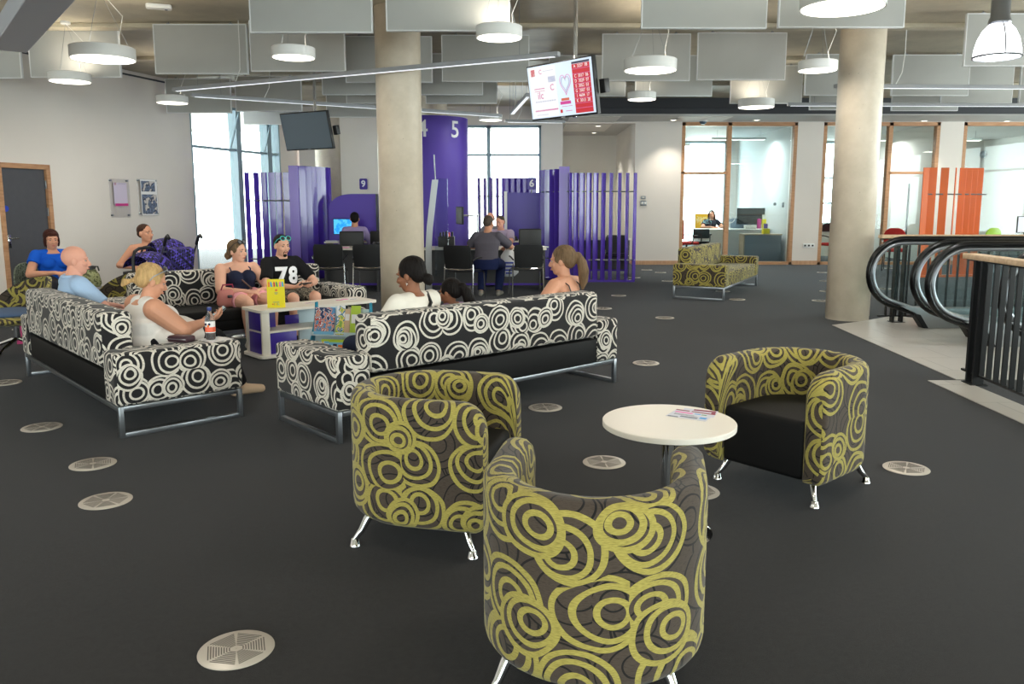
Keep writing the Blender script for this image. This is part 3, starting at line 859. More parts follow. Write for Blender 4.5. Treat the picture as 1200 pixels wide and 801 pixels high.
def em(name, c, s=0.66): return mat(name, (20, 20, 20), .4, emis=c, estr=s)
E_red, E_wht, E_pink, E_mag, E_or, E_pale, E_navy, E_lil = em('tv_red', (226, 52, 66)), em('tv_white', (255, 255, 255), .8), em('tv_pink', (240, 130, 190)), em('tv_magenta', (236, 80, 170)), em('tv_orange', (240, 120, 90)), em('tv_pale', (226, 238, 252)), em('tv_navy', (60, 60, 90)), em('tv_lilac', (206, 212, 240))
# ================================================================ SEATING
def make_sofa(label, loc, rz, fab, seat_m, group='ring patterned sofas', L_=2.65, D=.84):
    """front is +y"""
    t = thing('sofa', label, 'sofa', (loc[0], loc[1], 0), rz, group)
    r = random.Random(label)
    ro = lambda: (r.uniform(0, 9), r.uniform(0, 9))
    aw = .25
    for s in (-1, 1):
        b = MB(); b.span((s * L_ / 2, -D / 2, .205), (s * (L_ / 2 - aw), D / 2, .55), .028, 3); b.build('armrest', fab, t, 40, uv=ro())
    b = MB(); b.span((-L_ / 2 + aw, -D / 2, .415), (L_ / 2 - aw, -D / 2 + .21, .79), .04, 4); b.build('backrest', fab, t, 40, uv=ro())
    b = MB(); b.span((-L_ / 2 + aw + .002, -D / 2 + .012, .205), (L_ / 2 - aw - .002, D / 2 - .012, .40), .012, 2)
    b.span((-L_ / 2 + aw + .002, -D / 2 + .2, .30), (L_ / 2 - aw - .002, D / 2 - .005, .425), .025, 3)
    b.build('seat', seat_m, t, 40, uv=ro())
    q = .032
    for s in (-1, 1):
        x = s * (L_ / 2 - q / 2 - .004); f = MB()
        f.span((x - q / 2, -D / 2 + .01, 0), (x + q / 2, -D / 2 + .01 + q, .205), .002); f.span((x - q / 2, D / 2 - .01 - q, 0), (x + q / 2, D / 2 - .01, .205), .002)
        f.span((x - q / 2, -D / 2 + .01 + q, 0), (x + q / 2, D / 2 - .01 - q, q), .002); f.span((x - q / 2, -D / 2 + .01 + q, .173), (x + q / 2, D / 2 - .01 - q, .205), .002)
        f.build('sled_leg', M['steel'], t, 30)
    for y in (-D / 2 + .01 + q / 2, D / 2 - .01 - q / 2):
        f = MB(); f.box((0, y, .188), (L_ - .08, q, q), .002); f.build('rail', M['steel'], t, 30)
    return t
def corner_sofa(P, along, facing, L_, D=.84):
    """sofa from its back corner P; along runs down the back, facing to the front"""
    a = Vector((*along, 0)).normalized(); f = Vector((*facing, 0)).normalized()
    c = Vector((*P, 0)) + a * L_ / 2 + f * D / 2
    return c, math.atan2(-f.x, f.y)
GA = math.radians(42.6)
gA, gB = (math.cos(GA), math.sin(GA)), (-math.sin(GA), math.cos(GA))
SA, SB_, SC = {}, {}, {}
c, rz = corner_sofa((-2.59, 5.045), gB, gA, 2.62); SA['c'], SA['rz'] = c, rz
make_sofa('white ring patterned black sofa on the left, its steel sled end nearest the viewer', c, rz, M['fab_w'], M['vinyl'], L_=2.62)
c, rz = corner_sofa((-1.15, 4.92), gA, gB, 2.66); SB_['c'], SB_['rz'] = c, rz
make_sofa('white ring patterned black sofa seen from behind, left of the yellow tub chairs', c, rz, M['fab_w'], M['vinyl'], L_=2.66)
c, rz = corner_sofa((-2.36, 9.95), (-gA[0], -gA[1]), (-gB[0], -gB[1]), 2.62); SC['c'], SC['rz'] = c, rz
make_sofa('white ring patterned black sofa facing the viewer behind the low display table', c, rz, M['fab_w'], M['vinyl'], L_=2.62)
# yellow sofa: feet surveyed at (2.39,12.87) (3.14,12.49) (4.46,14.79)
fd = Vector((3.14 - 2.39, 12.49 - 12.87)).normalized(); al = Vector((-fd.y, fd.x))
c, rz = corner_sofa((2.39, 12.87), al, fd, 2.62)
SD = (c, rz)
make_sofa('yellow ring patterned sofa alone on the carpet before the glazed office', c, rz, M['fab_y'], M['fab_y'], L_=2.62)

def sweep_tub(R, th, zb, zt, yf, fr=.11):
    """U shell: stations along the plan line (mid wall), front at +y; returns rings and uv data"""
    rm = R - th / 2
    st = []   # (x,y,nx,ny,s, distance to nearest end)
    yc = -.02
    straight = yf - yc
    n1, n2 = 14, 30
    tot = 2 * straight + PI * rm
    for i in range(n1 + 1):
        k = i / n1; y = yf - straight * (1 - (1 - k) ** 1.8) if False else yf - straight * k ** 1.5
        st.append((-rm, y, -1, 0, yf - y))
    for i in range(1, n2):
        a = PI + PI * i / n2
        st.append((rm * math.cos(a), yc + rm * math.sin(a), math.cos(a), math.sin(a), straight + rm * PI * i / n2))
    for i in range(n1, -1, -1):
        k = i / n1; y = yf - straight * k ** 1.5
        st.append((rm, y, 1, 0, tot - (yf - y)))
    rings, uvs = [], []
    for x, y, nx, ny, s in st:
        e = min(s, tot - s)
        top = zt if e >= fr else zt - fr + math.sqrt(max(0, fr * fr - (fr - e) ** 2))
        br = .05
        bot = zb if e >= br else zb + br - math.sqrt(max(0, br * br - (br - e) ** 2))
        pil = th if e > .03 else th - .03 + math.sqrt(max(0, .03 ** 2 - (.03 - e) ** 2))
        h = pil / 2; rr = min(.05, h * .98); ro = min(.06, h * .98)
        pts = []
        # from bottom inner, bottom outer, up outside, over the top, down inside
        for k in range(5):
            a = -PI / 2 + (PI / 2) * k / 4
            pts.append((h - ro + ro * math.cos(a), bot + ro + ro * math.sin(a)))
        for k in range(1, 8): pts.append((h, bot + ro + (top - rr - bot - ro) * k / 8))
        for k in range(7):
            a = (PI) * k / 6
            if k <= 3: pts.append((h - rr + rr * math.cos(a), top - rr + rr * math.sin(a)))
            else: pts.append((-h + rr + rr * math.cos(a), top - rr + rr * math.sin(a)))
        for k in range(1, 8): pts.append((-h, top - rr - (top - rr - bot) * k / 8))
        pts.append((-h, bot))
        ring, uvr = [], []; per = 0; prev = None
        for n, z in pts:
            if prev: per += math.dist(prev, (n, z))
            prev = (n, z)
            ring.append((x + nx * n, y + ny * n, z)); uvr.append((s, per + (bot - zb)))
        rings.append(ring); uvs.append(uvr)
    return rings, uvs, tot
def make_tub(label, loc, rz, off):
    t = thing('tub_chair', label, 'armchair', (loc[0], loc[1], 0), rz, 'yellow ring patterned tub chairs')
    R, th, zb, zt, yf = .352, .112, .118, .685, .335
    rings, uvs, tot = sweep_tub(R, th, zb, zt, yf)
    me = bpy.data.meshes.new('shell'); n = len(rings[0])
    V = [p for r in rings for p in r]; UV = [q for r in uvs for q in r]
    F = []
    for i in range(len(rings) - 1):
        for j in range(n - 1):
            F.append((i * n + j, (i + 1) * n + j, (i + 1) * n + j + 1, i * n + j + 1))
        F.append((i * n + n - 1, (i + 1) * n + n - 1, (i + 1) * n, i * n))
    F.append(tuple(range(n))); F.append(tuple(reversed(range((len(rings) - 1) * n, len(rings) * n))))
    me.from_pydata(V, [], F)
    uvl = me.uv_layers.new(name='UVMap')
    for p in me.polygons:
        us = [me.loops[l].vertex_index for l in p.loop_indices]
        wrap = {i % n for i in us} == {0, n - 1}
        for l in p.loop_indices:
            vi = me.loops[l].vertex_index; u = UV[vi]
            v = u[1]
            if wrap and vi % n == 0: v = UV[vi + n - 1][1] + th
            if len(us) > 4: uvl.data[l].uv = (V[vi][0] + off[0], V[vi][2] + off[1])
            else: uvl.data[l].uv = (u[0] + off[0], v + off[1])
    bmx = bmesh.new(); bmx.from_mesh(me); bmesh.ops.recalc_face_normals(bmx, faces=bmx.faces[:]); bmx.to_mesh(me); bmx.free()
    me.polygons.foreach_set('use_smooth', [True] * len(me.polygons))
    link_mesh('shell', me, M['fab_y'], t)
    ri = R - th - .001
    poly = [(ri, yf - .025)] + [(ri * math.cos(a), -.02 + ri * math.sin(a)) for a in [-PI * k / 20 for k in range(21)]] + [(-ri, yf - .025)]
    b = MB(); b.prism(poly, .305, Matrix.Translation((0, 0, .125)), .03, 3); b.build('seat', M['vinyl'], t, 40)
    for sx in (-1, 1):
        for sy in (-1, 1):
            x0, y0, x1, y1 = sx * .235, sy * .215, sx * .288, sy * .272
            l = MB()
            l.tube([(x0, y0, .135), (x0 + (x1 - x0) * .25, y0 + (y1 - y0) * .25, .11), (x0 + (x1 - x0) * .6, y0 + (y1 - y0) * .6, .065), (x1, y1, .03), (x1, y1, .02)], [.021, .019, .015, .012, .011], 14)
            l.lathe([(.012, .034), (.016, .03), (.02, .012), (.026, .004), (.026, .0)], 20, c=(x1, y1, 0)); l.build('leg', M['chrome'], t, 50)
    return t
def face(d): return math.atan2(-d[0], d[1])
TUB_N = ((.232, 2.485), face((.17, .985)))
TUB_L = ((-.41, 3.63), face((.97, -.23)))
TUB_R = ((1.47, 4.265), face((-.747, -.664)))
make_tub('nearest yellow ring patterned tub chair, its back turned to the viewer', *TUB_N, (0.0, .0))
make_tub('yellow ring patterned tub chair side-on, left of the white round table', *TUB_L, (3.3, 1.7))
make_tub('yellow ring patterned tub chair facing the viewer, right of the white round table', *TUB_R, (6.1, .9))

# white round coffee table
t = thing('coffee_table', 'small white round table on a chrome pedestal between the yellow tub chairs', 'table', (.665, 3.57, 0))
b = MB(); b.lathe([(.001, .5), (.296, .5), (.3, .503), (.3, .524), (.297, .527), (.001, .527)], 72, cap=False); b.build('table_top', M['white'], t)
b = MB(); b.cyl((0, 0, .02), (0, 0, .49), .03, 28); b.lathe([(.05, .485), (.11, .494), (.11, .4995), (.001, .4995)], 28, cap=False); b.build('pedestal', M['chrome'], t, 40)
b = MB(); b.lathe([(.21, 0), (.21, .006), (.19, .014), (.1, .022), (.035, .03), (.03, .04), (.001, .04)], 56, cap=True); b.build('base', M['chrome'], t, 40)
def leaflet(name, lab, loc, rz, w, h, bars, base='paper', grp=None, cat='leaflet'):
    o = thing(name, lab, cat, loc, rz, grp)
    b = MB(); b.span((-w / 2, -h / 2, 0), (w / 2, h / 2, .0012)); b.build('sheet', M[base], o, smooth=0)
    for (x0, y0, x1, y1, m) in bars:
        b = MB(); b.span((x0 * w - w / 2, y0 * h - h / 2, .0012), (x1 * w - w / 2, y1 * h - h / 2, .0016)); b.build('print', M[m], o, smooth=0)
    return o
lp = fl(812, 485.5, .528)
leaflet('leaflet', 'printed leaflet with pink and maroon bands lying on the white round table', (lp[0] - .012, lp[1] - .01, .5275), math.radians(-32), .19, .14,
        [(.0, .9, .35, 1, 'maroon'), (.4, .9, 1, 1, 'maroon'), (.05, .62, .5, .75, 'pink'), (.55, .66, .7, .74, 'cyan'), (.72, .66, .85, .74, 'green'), (.04, .0, .3, .1, 'inkgrey'), (.32, .12, .75, .26, 'inkgrey'), (.1, .44, .6, .47, 'inkgrey'), (.1, .36, .7, .39, 'inkgrey'), (.78, .2, .95, .4, 'cyan')], 'leaflet_sheet')
leaflet('leaflet', 'folded leaflet with maroon lettering partly under another on the round table', (lp[0] + .035, lp[1] + .035, .527), math.radians(-24), .16, .12, [(.3, .75, .95, .95, 'maroon'), (.85, .5, .97, .72, 'maroon')], 'leaflet_sheet')

# ================================================================ DISPLAY TABLE
dv = Vector((gA[0], gA[1])); nv = Vector((gB[0], gB[1]))
DT = Vector((-2.5, 7.65))
t = thing('display_table', 'low white open-sided table with purple inner panels in the middle of the sofas', 'table', (DT.x, DT.y, 0), GA)
TL, TW, TZ = 1.32, .44, .487
def rrect(x0, y0, x1, y1, r, n=5):
    o = []
    for cx, cy, a0 in ((x1 - r, y1 - r, 0), (x0 + r, y1 - r, PI / 2), (x0 + r, y0 + r, PI), (x1 - r, y0 + r, 1.5 * PI)):
        for k in range(n + 1):
            a = a0 + PI / 2 * k / n; o.append((cx + r * math.cos(a), cy + r * math.sin(a)))
    return o
b = MB(); b.prism(rrect(0, 0, TL, TW, .05), .028, Matrix.Translation((0, 0, TZ - .028)), .003, 1); b.build('table_top', M['offwhite'], t)
b = MB(); b.prism(rrect(0, 0, TL, TW, .05), .03, Matrix.Translation((0, 0, .012)), .003, 1); b.build('plinth', M['offwhite'], t)
for k, (x0, x1, y0, y1) in enumerate(((.03, .11, .03, .06), (.03, .06, .36, .40), (.60, .86, .02, .045), (.60, .86, .39, .42))):
    b = MB(); b.span((x0, y0, .042), (x1, y1, TZ - .028), .003); b.build('upright', M['offwhite'] if k < 2 else M['paleblue'], t)
b = MB(); b.span((.05, .05, .25), (.62, .40, .268), .002); b.span((.62, .05, .25), (1.28, .40, .268), .002); b.build('shelf', M['offwhite'], t)
for k, (x0, x1, y0, y1, z0, z1) in enumerate(((.045, .055, .07, .355, .045, .248), (.045, .055, .07, .355, .27, .455), (.12, .40, .055, .065, .045, .248), (.12, .30, .30, .31, .27, .455), (.45, .60, .39, .40, .27, .36), (.09, .3, .385, .395, .045, .248))):
    b = MB(); b.span((x0, y0, z0), (x1, y1, z1), .002); b.build('purple_panel', M['purple_deep'], t)
def onT(x, y): 
    p = DT + dv * x + nv * y; return (p.x, p.y, TZ + .0005)
# yellow leaflet box
o = thing('leaflet_box', 'bright yellow leaflet box with coloured crayon shapes, on the low display table', 'box', onT(.24, .14), GA - math.radians(30))
bw, bd, bh = .165, .06, .205
b = MB(); b.span((-bw / 2, -bd / 2, 0), (bw / 2, -bd / 2 + .004, bh)); b.span((-bw / 2, -bd / 2 + .004, 0), (-bw / 2 + .004, bd / 2, bh)); b.span((bw / 2 - .004, -bd / 2 + .004, 0), (bw / 2, bd / 2, bh)); b.span((-bw / 2, bd / 2 - .004, 0), (bw / 2, bd / 2, bh + .07)); b.span((-bw / 2 + .004, -bd / 2 + .004, 0), (bw / 2 - .004, bd / 2 - .004, .01))
b.build('carton', M['yellow'], o, smooth=0)
for k, (c_, ang) in enumerate((('orange_ink', .0), ('cyan', -.25), ('red', -.1), ('green', -.3), ('pink', .05), ('cyan', -.15))):
    x = -bw / 2 + .016 + k * .0265
    b = MB(); b.prism([(-.008, 0), (.008, 0), (.008, .045), (.004, .052), (0, .062), (-.004, .052), (-.008, .045)], .002, Matrix.Translation((x, bd / 2 - .0045, bh - .01)) @ Matrix.Rotation(ang * .5, 4, 'Y') @ Matrix.Rotation(PI / 2, 4, 'X')); b.build('crayon_shape', M[c_], o)
b = MB(); b.span((-bw / 2 - .001, -bd / 2 + .01, .09), (-bw / 2 + .0005, bd / 2 - .012, .2)); b.build('side_label', M['magenta'], o, smooth=0)
b = MB(); b.lathe([(.001, 0), (.012, 0), (.012, .001), (.001, .001)], 16, M=Matrix.Translation((.006, -bd / 2 - .0002, .172)) @ Matrix.Rotation(PI / 2, 4, 'X')); b.build('emblem', M['orange_ink'], o)
b = MB(); b.span((-.012, -bd / 2 - .001, .143), (.02, -bd / 2, .15)); b.span((-.006, -bd / 2 - .001, .132), (.014, -bd / 2, .138)); b.span((-.03, -bd / 2 - .001, .052), (.03, -bd / 2, .057)); b.build('print', M['inkgrey'], o, smooth=0)
for k, (ch, c_) in enumerate((('*', 'red'), ('l', 'green'), ('i', 'orange_ink'), ('f', 'green'), ('t', 'cyan'))):
    text_obj('lettering', ch if k else '•', .034 if k else .05, M[c_], o, (-.03 + k * .014, -bd / 2 - .001, .033), (PI / 2, 0, 0), .0008)
leaflet('leaflet', 'small white leaflet on the display table beside the seated man', onT(.66, .25), GA + .2, .16, .1, [(.1, .2, .8, .35, 'inkgrey'), (.1, .5, .6, .62, 'magenta')])
leaflet('leaflet', 'pink and white leaflet at the right end of the display table', onT(1.08, .26), GA - .1, .26, .12, [(.02, .05, .3, .4, 'magenta'), (.35, .3, .62, .8, 'pink'), (.65, .2, .95, .4, 'inkgrey')])

# magazine rack with teal sides
RK = Vector((-1.66, 7.50))
t = thing('magazine_rack', 'teal sided magazine rack behind the end of the back-turned sofa', 'rack', (RK.x, RK.y, 0), math.radians(-8))
prof = [(.0, .0), (-.34, .0), (-.34, .04)] + [(-.34 + .30 * math.sin(k / 10 * PI / 2) ** 1.25, .04 + .55 * (k / 10)) for k in range(1, 11)] + [(0, .59)]
for x in (-.27, .255):
    b = MB(); b.prism([(p[0], p[1]) for p in prof], .018, Matrix.Translation((x, 0, 0)) @ Matrix.Rotation(PI / 2, 4, 'Z') @ Matrix.Rotation(PI / 2, 4, 'X'), .003, 1)
    b.build('side_board', M['teal'], t)
b = MB(); b.beam((0, -.16, .06), (0, -.03, .53), .5, .012); b.build('back_board', M['paleblue'], t)
for y, z in ((-.30, .10), (-.19, .30)):
    b = MB(); b.span((-.252, y - .005, z), (.255, y + .07, z + .012)); b.span((-.252, y - .01, z), (.255, y - .004, z + .035)); b.build('shelf', M['paleblue'], t, smooth=0)
rackM = Matrix.Translation((RK.x, RK.y, 0)) @ Matrix.Rotation(math.radians(-8), 4, 'Z')
def book(x, y, z, w, h, m, lab, lean=.28, th=.012, bars=(), rz=0):
    p = rackM @ Vector((x, y, z))
    o = thing('magazine', lab, 'magazine', p, math.radians(-8) + rz, 'magazines in the teal rack')
    R = Matrix.Rotation(-lean, 4, 'X')
    b = MB(); b.span((-w / 2, 0, 0), (w / 2, th, h), .001, 1, M=R); b.build('cover', m, o, smooth=0)
    for (x0, z0, x1, z1, mm) in bars:
        b = MB(); b.span((x0 * w - w / 2, -.001, z0 * h), (x1 * w - w / 2, 0, z1 * h), M=R); b.build('print', M[mm], o, smooth=0)
    return o
pic = blotch_mat('printed_cover', [(96, 150, 200), (220, 170, 150), (190, 60, 60), (230, 230, 235), (60, 70, 110)], 22)
pic2 = blotch_mat('printed_cover_b', [(150, 190, 90), (235, 220, 120), (90, 140, 180), (240, 240, 240)], 18)
pic3 = blotch_mat('printed_cover_c', [(120, 190, 225), (240, 240, 235), (230, 190, 80), (120, 130, 140)], 16)
M['sky_card'] = mat('sky_card', (120, 190, 226), .5); M['tan_card'] = mat('tan_card', (206, 176, 146), .6); M['grey_card'] = mat('grey_card', (188, 182, 172), .6)
book(-.13, -.205, .314, .19, .25, pic, 'picture-covered magazine with small figures, top row of the teal rack', bars=[(.0, 0, 1, .12, 'sky_card')])
book(.02, -.203, .314, .08, .27, pic2, 'narrow green and yellow booklet in the top row of the teal rack')
book(.085, -.2, .314, .05, .24, M['tan_card'], 'thin tan booklet in the top row of the teal rack', bars=[(.1, .55, .9, .8, 'paper')])
book(.16, -.2, .314, .09, .27, M['lime'], 'lime booklet in the top row of the teal rack', bars=[(.1, .4, .9, .7, 'paper')])
book(.03, -.285, .114, .34, .17, M['lime'], 'wide lime green book in the bottom row of the teal rack', lean=.3)
book(-.05, -.297, .114, .3, .145, M['sky_card'], 'sky blue book with dark pictures in the bottom row of the teal rack', lean=.3, bars=[(.6, .45, .72, .9, 'navy_ink'), (.76, .4, .92, .85, 'orange_ink')])
book(-.15, -.312, .114, .18, .155, pic3, 'tan framed booklet at the lower left of the teal rack', lean=.3, bars=[(0, 0, .08, 1, 'tan_card')])
book(-.02, -.326, .114, .16, .1, M['grey_card'], 'grey booklet at the front of the bottom row of the teal rack', lean=.3, bars=[(.15, .3, .7, .5, 'yellow')])

# ================================================================ FLOOR DISCS
def disc_mesh():
    R = .125
    b = MB(); b.lathe([(R, 0), (R, .002), (R - .004, .005), (.001, .005)], 48, cap=False)
    s = MB()
    for k in range(6):
        a0 = PI / 3 * k
        d = Vector((math.cos(a0), math.sin(a0), 0)); n = Vector((-d.y, d.x, 0))
        for i in range(9):
            r = .022 + i * .0085
            half = r * math.tan(PI / 6) * .86
            s.beam(d * r - n * half + Vector((0, 0, .0052)), d * r + n * half + Vector((0, 0, .0052)), .0038, .0012)
    return b, s
b, s = disc_mesh()
dp = [(277, 760, 'nearest pale metal floor disc with six slotted wedges, bottom left'), (124, 586, 'second floor disc up from the bottom left, with slots'), (109, 543, 'plain grey floor disc left of the sofa steel foot'),
      (49, 500, 'floor disc by the left sofa back, near the left edge'), (6, 448, 'floor disc cut by the left edge of the carpet'), (28, 385, 'floor disc under the swivel chair on the far left'),
      (708, 541, 'floor disc between the round table and the nearest tub chair'), (639, 477, 'floor disc behind the sofa seen from behind'), (1062, 548, 'floor disc right of the tub chair facing the viewer'),
      (757, 425, 'floor disc right of the sofa seen from behind'), (779, 372, 'floor disc in open carpet midway to the yellow sofa'), (815, 575, 'floor disc under the edge of the round table'),
      (864, 350.5, 'floor disc at the front right foot of the yellow sofa'), (847, 341, 'floor disc under the yellow sofa'), (964, 319, 'farthest floor disc left of the escalator column'),
      (968, 329, 'floor disc third back left of the escalator column'), (969, 341, 'floor disc second back left of the escalator column'), (961, 352, 'floor disc just left of the foot of the escalator column'),
      (1041, 314, 'floor disc far right behind the escalator handrail loop'), (1037, 338, 'floor disc seen inside the first handrail loop'), (743.5, 325, 'floor disc at the right end of the purple fin screen'),
      (758, 316, 'floor disc beyond the right end of the purple fin screen'), (774, 319, 'floor disc near the skirting left of the yellow sofa'), (725, 346, 'floor disc in front of the purple fin screen'),
      (707, 361, 'floor disc above the right end of the back-turned sofa'), (783, 329, 'floor disc left of the yellow sofa'), (285, 394, 'floor disc left of the display table foot'), (519, 340, 'floor disc under the counter by the grey shirted man')]
d0 = None
for u, v, lab in dp:
    p = fl(u, v, .004)
    if d0 is None:
        d0 = thing('floor_disc', lab, 'floor vent', (*p, .001), .35, 'round metal floor discs')
        b.build('plate', M['vent'], d0, 40); s.build('slots', M['vent_hole'], d0, 0)
    else:
        c = orig_copy(d0); c.location = (*p, .001); c.rotation_euler = (0, 0, random.uniform(0, PI)); c['label'] = lab
# ================================================================ FIN SCREENS AND BOOTHS
def fin_screen(name, lab, cat, fins, rails, m, m2=None, grp=None, big=None):
    """fins: (x, y, facing angle, width, height); rails: list of (points, z)"""
    x0 = sum(f[0] for f in fins) / len(fins); y0 = sum(f[1] for f in fins) / len(fins)
    t = thing(name, lab, cat, (x0, y0, 0), 0, grp)
    for i, f in enumerate(fins):
        b = MB(); b.box((f[0] - x0, f[1] - y0, f[4] / 2 + .02), (f[3], .02 if not (big and i in big) else .06, f[4] - .02), .003, 1, rz=0) if f[2] == 0 else b.box((0, 0, 0), (f[3], .02, f[4] - .02), .003, 1, M=Matrix.Translation((f[0] - x0, f[1] - y0, f[4] / 2 + .02)) @ Matrix.Rotation(f[2], 4, 'Z'))
        b.build('fin', m2 if (big and i in big and m2) else m, t, smooth=0)  # pillar fins get the lit-toned purple
    for pts, z, r, mm in rails:
        b = MB(); b.tube([(p[0] - x0, p[1] - y0, z) for p in pts], r, 8) if mm != 'flat' else [b.beam((p[0] - x0, p[1] - y0, z), (q[0] - x0, q[1] - y0, z), .14, .04) for p, q in zip(pts, pts[1:])]
        b.build('rail', M['steel'] if mm != 'flat' else m, t, 40)
    return t
def xs(u, Y): return at(u, 238, Y)[0]
# right screen
fins = []
for u, Y, a in ((635, 16.35, 1.0), (641, 16.2, .75), (648, 16.0, .5), (654, 15.85, .3)): fins.append((xs(u, Y), Y, a, .16, 2.14))
nb = len(fins)
fins.append((xs(661, 15.7), 15.7, 0, .2, 2.18))
for u, pw in ((669, 4.5), (675, 6), (682, 6.2), (690, 6), (698, 6), (707, 5.2), (716, 4.2), (726, 4.2), (735, 4), (744, 4)):
    fins.append((xs(u, 15.62), 15.62, math.acos(min(1, pw / 60.7 / .115)), .115, 2.06))
line = [(xs(632, 16.4), 16.4), (xs(654, 15.85), 15.85), (xs(668, 15.62), 15.62), (xs(745, 15.62), 15.62)]
fin_screen('fin_screen', 'purple fin screen with open gaps standing right of the counters', 'screen', fins, [(line, 1.72, .012, 'r'), (line, .42, .012, 'r'), (line, .02, 1, 'flat')], M['purple'], M['purple_light'], 'purple fin screens', big={nb})
# left screen
fins = []
for u, pw in ((290.5, 3), (301.5, 4), (310.5, 5.5), (319.5, 7), (327.5, 6), (336.5, 7)):
    fins.append((xs(u, 15.9), 15.9, math.acos(min(1, pw / 59.4 / .12)), .12, 2.08))
nb = len(fins)
fins.append((xs(345.5, 15.75), 15.75, 0, .18, 2.2))
for k, u in enumerate((354, 361, 367, 373, 378, 382, 385)): fins.append((xs(u, 15.85 + .13 * k), 15.85 + .13 * k, .25 + .13 * k, .17, 2.2))
line = [(xs(289, 15.9), 15.9), (xs(345, 15.85), 15.85), (xs(386, 16.7), 16.7)]
fin_screen('fin_screen', 'purple fin screen behind the seated couple, before the tall window', 'screen', fins, [(line, 1.55, .014, 'r'), (line, .42, .012, 'r'), (line, .02, 1, 'flat')], M['purple'], M['purple_light'], 'purple fin screens', big={nb})
# middle screen behind the counters
fins = []
for k, u in enumerate((561.5, 568.5, 575.5, 583, 590)): fins.append((xs(u, 18.2), 18.2, 1.2 - .04 * k, .13, 2.05))
for k, u in enumerate((596, 603, 610, 617, 624)): fins.append((xs(u, 18.3), 18.3, .5, .2, 2.05))
line = [(xs(560, 18.2), 18.2), (xs(626, 18.2), 18.2)]
fin_screen('fin_screen', 'far purple fin screen in front of the middle window', 'screen', fins, [(line, 1.65, .012, 'r'), (line, .02, 1, 'flat')], M['purple'], None, 'purple fin screens')
# orange screen
fins = []
YO_ = 16.6
for k, (u, a, w) in enumerate(((1083, .1, .13), (1092, -.2, .145), (1105, -.3, .15), (1119, 1.0, .14), (1128, -.25, .125), (1136, -.3, .125), (1143.5, -.3, .125), (1151, -.3, .125))): fins.append((xs(u, YO_ + .05 * (k > 1)), YO_ + .03 * k, a, w, 2.2))
line = [(xs(1080, YO_), YO_), (xs(1155, YO_ + .2), YO_ + .2)]
fin_screen('fin_screen', 'glossy orange fin screen beyond the escalator', 'screen', fins, [(line, 1.68, .014, 'r'), (line, .02, 1, 'flat')], M['orange'])

# tall curved purple wall with the 4 and 5
ccx, ccy, cr = xs(505, 17.0), 17.0, .78
t = thing('booth_wall', 'tall curved purple wall with white numbers 4 and 5 behind the counters', 'wall panel', (ccx, ccy, 0))
b = MB()
o_, i_ = [], []
for k in range(33):
    a = PI + PI * k / 32
    o_.append((cr * math.cos(a), cr * math.sin(a))); i_.append(((cr - .04) * math.cos(a), (cr - .04) * math.sin(a)))
b.rings([[(x, y, 0) for x, y in o_ + i_[::-1]], [(x, y, 3.2) for x, y in o_ + i_[::-1]]])
b.build('curved_panel', M['purple_satin'], t, 40)
for ch, u in (('4', 498.5), ('5', 534.5)):
    X = (u - 612) / 950 * (16.35) - ccx
    a = math.acos(max(-1, min(1, X / cr)))
    p = (cr * math.cos(a) * 1.003, -cr * math.sin(a) * 1.003, 2.93)
    text_obj('lettering', ch, .46, M['sign_white'], t, p, (PI / 2, 0, PI / 2 - a if False else (math.pi / 2 - a) * 1.0), .004, bold=.004)
b = MB(); b.rings([[((cr + .004) * math.cos(PI + PI * k / 32), (cr + .004) * math.sin(PI + PI * k / 32), z) for k in range(33)] for z in (.0, .1)], cap=False, ring_closed=False); b.build('kick_strip', M['steel'], t)

# counters
def counter(name, lab, x0, x1, y0, y1, zt, parts_legs=True, panel=True):
    t = thing(name, lab, 'desk', ((x0 + x1) / 2, (y0 + y1) / 2, 0), 0, 'white service counters')
    w, d = x1 - x0, y1 - y0
    b = MB(); b.box((0, 0, zt - .015), (w, d, .03), .004); b.build('worktop', M['offwhite'], t)
    if panel:
        b = MB(); b.span((-w / 2 + .03, -d / 2 + .22, .12), (w / 2 - .03, -d / 2 + .24, zt - .03)); b.build('modesty_panel', M['graphite'], t, smooth=0)
    for s in (-1, 1):
        b = MB(); b.span((s * (w / 2 - .06), -d / 2 + .05, .0), (s * (w / 2 - .02), d / 2 - .05, zt - .03), .003); b.build('end_panel', M['graphite'], t, smooth=0)
    b = MB(); b.span((-w / 2 + .03, -d / 2 + .2, .10), (w / 2 - .03, -d / 2 + .25, .135)); b.build('edge_strip', M['purple'], t, smooth=0)
    return t
M['graphite'] = mat('graphite_panel', (66, 66, 68), .5)
counter('counter', 'white topped service counter at booth 9 left of the middle column', xs(381, 14.1), xs(447, 14.1), 13.75, 14.55, .745)
counter('counter', 'white topped service counter behind the grey shirted man', xs(497, 14.1), xs(640, 14.1), 13.75, 14.55, .745)
counter('counter', 'rear work desk by the purple arch of booth 9', xs(384, 15.8), xs(455, 15.8), 15.4, 15.95, .78, panel=False)
counter('counter', 'rear work desk with a telephone right of the white shirted staff', xs(590, 16), xs(630, 16), 15.7, 16.3, .78, panel=False)
counter('counter', 'dark fronted desk seen through the purple fin screen', xs(664, 17), xs(738, 17), 16.7, 17.4, .78)
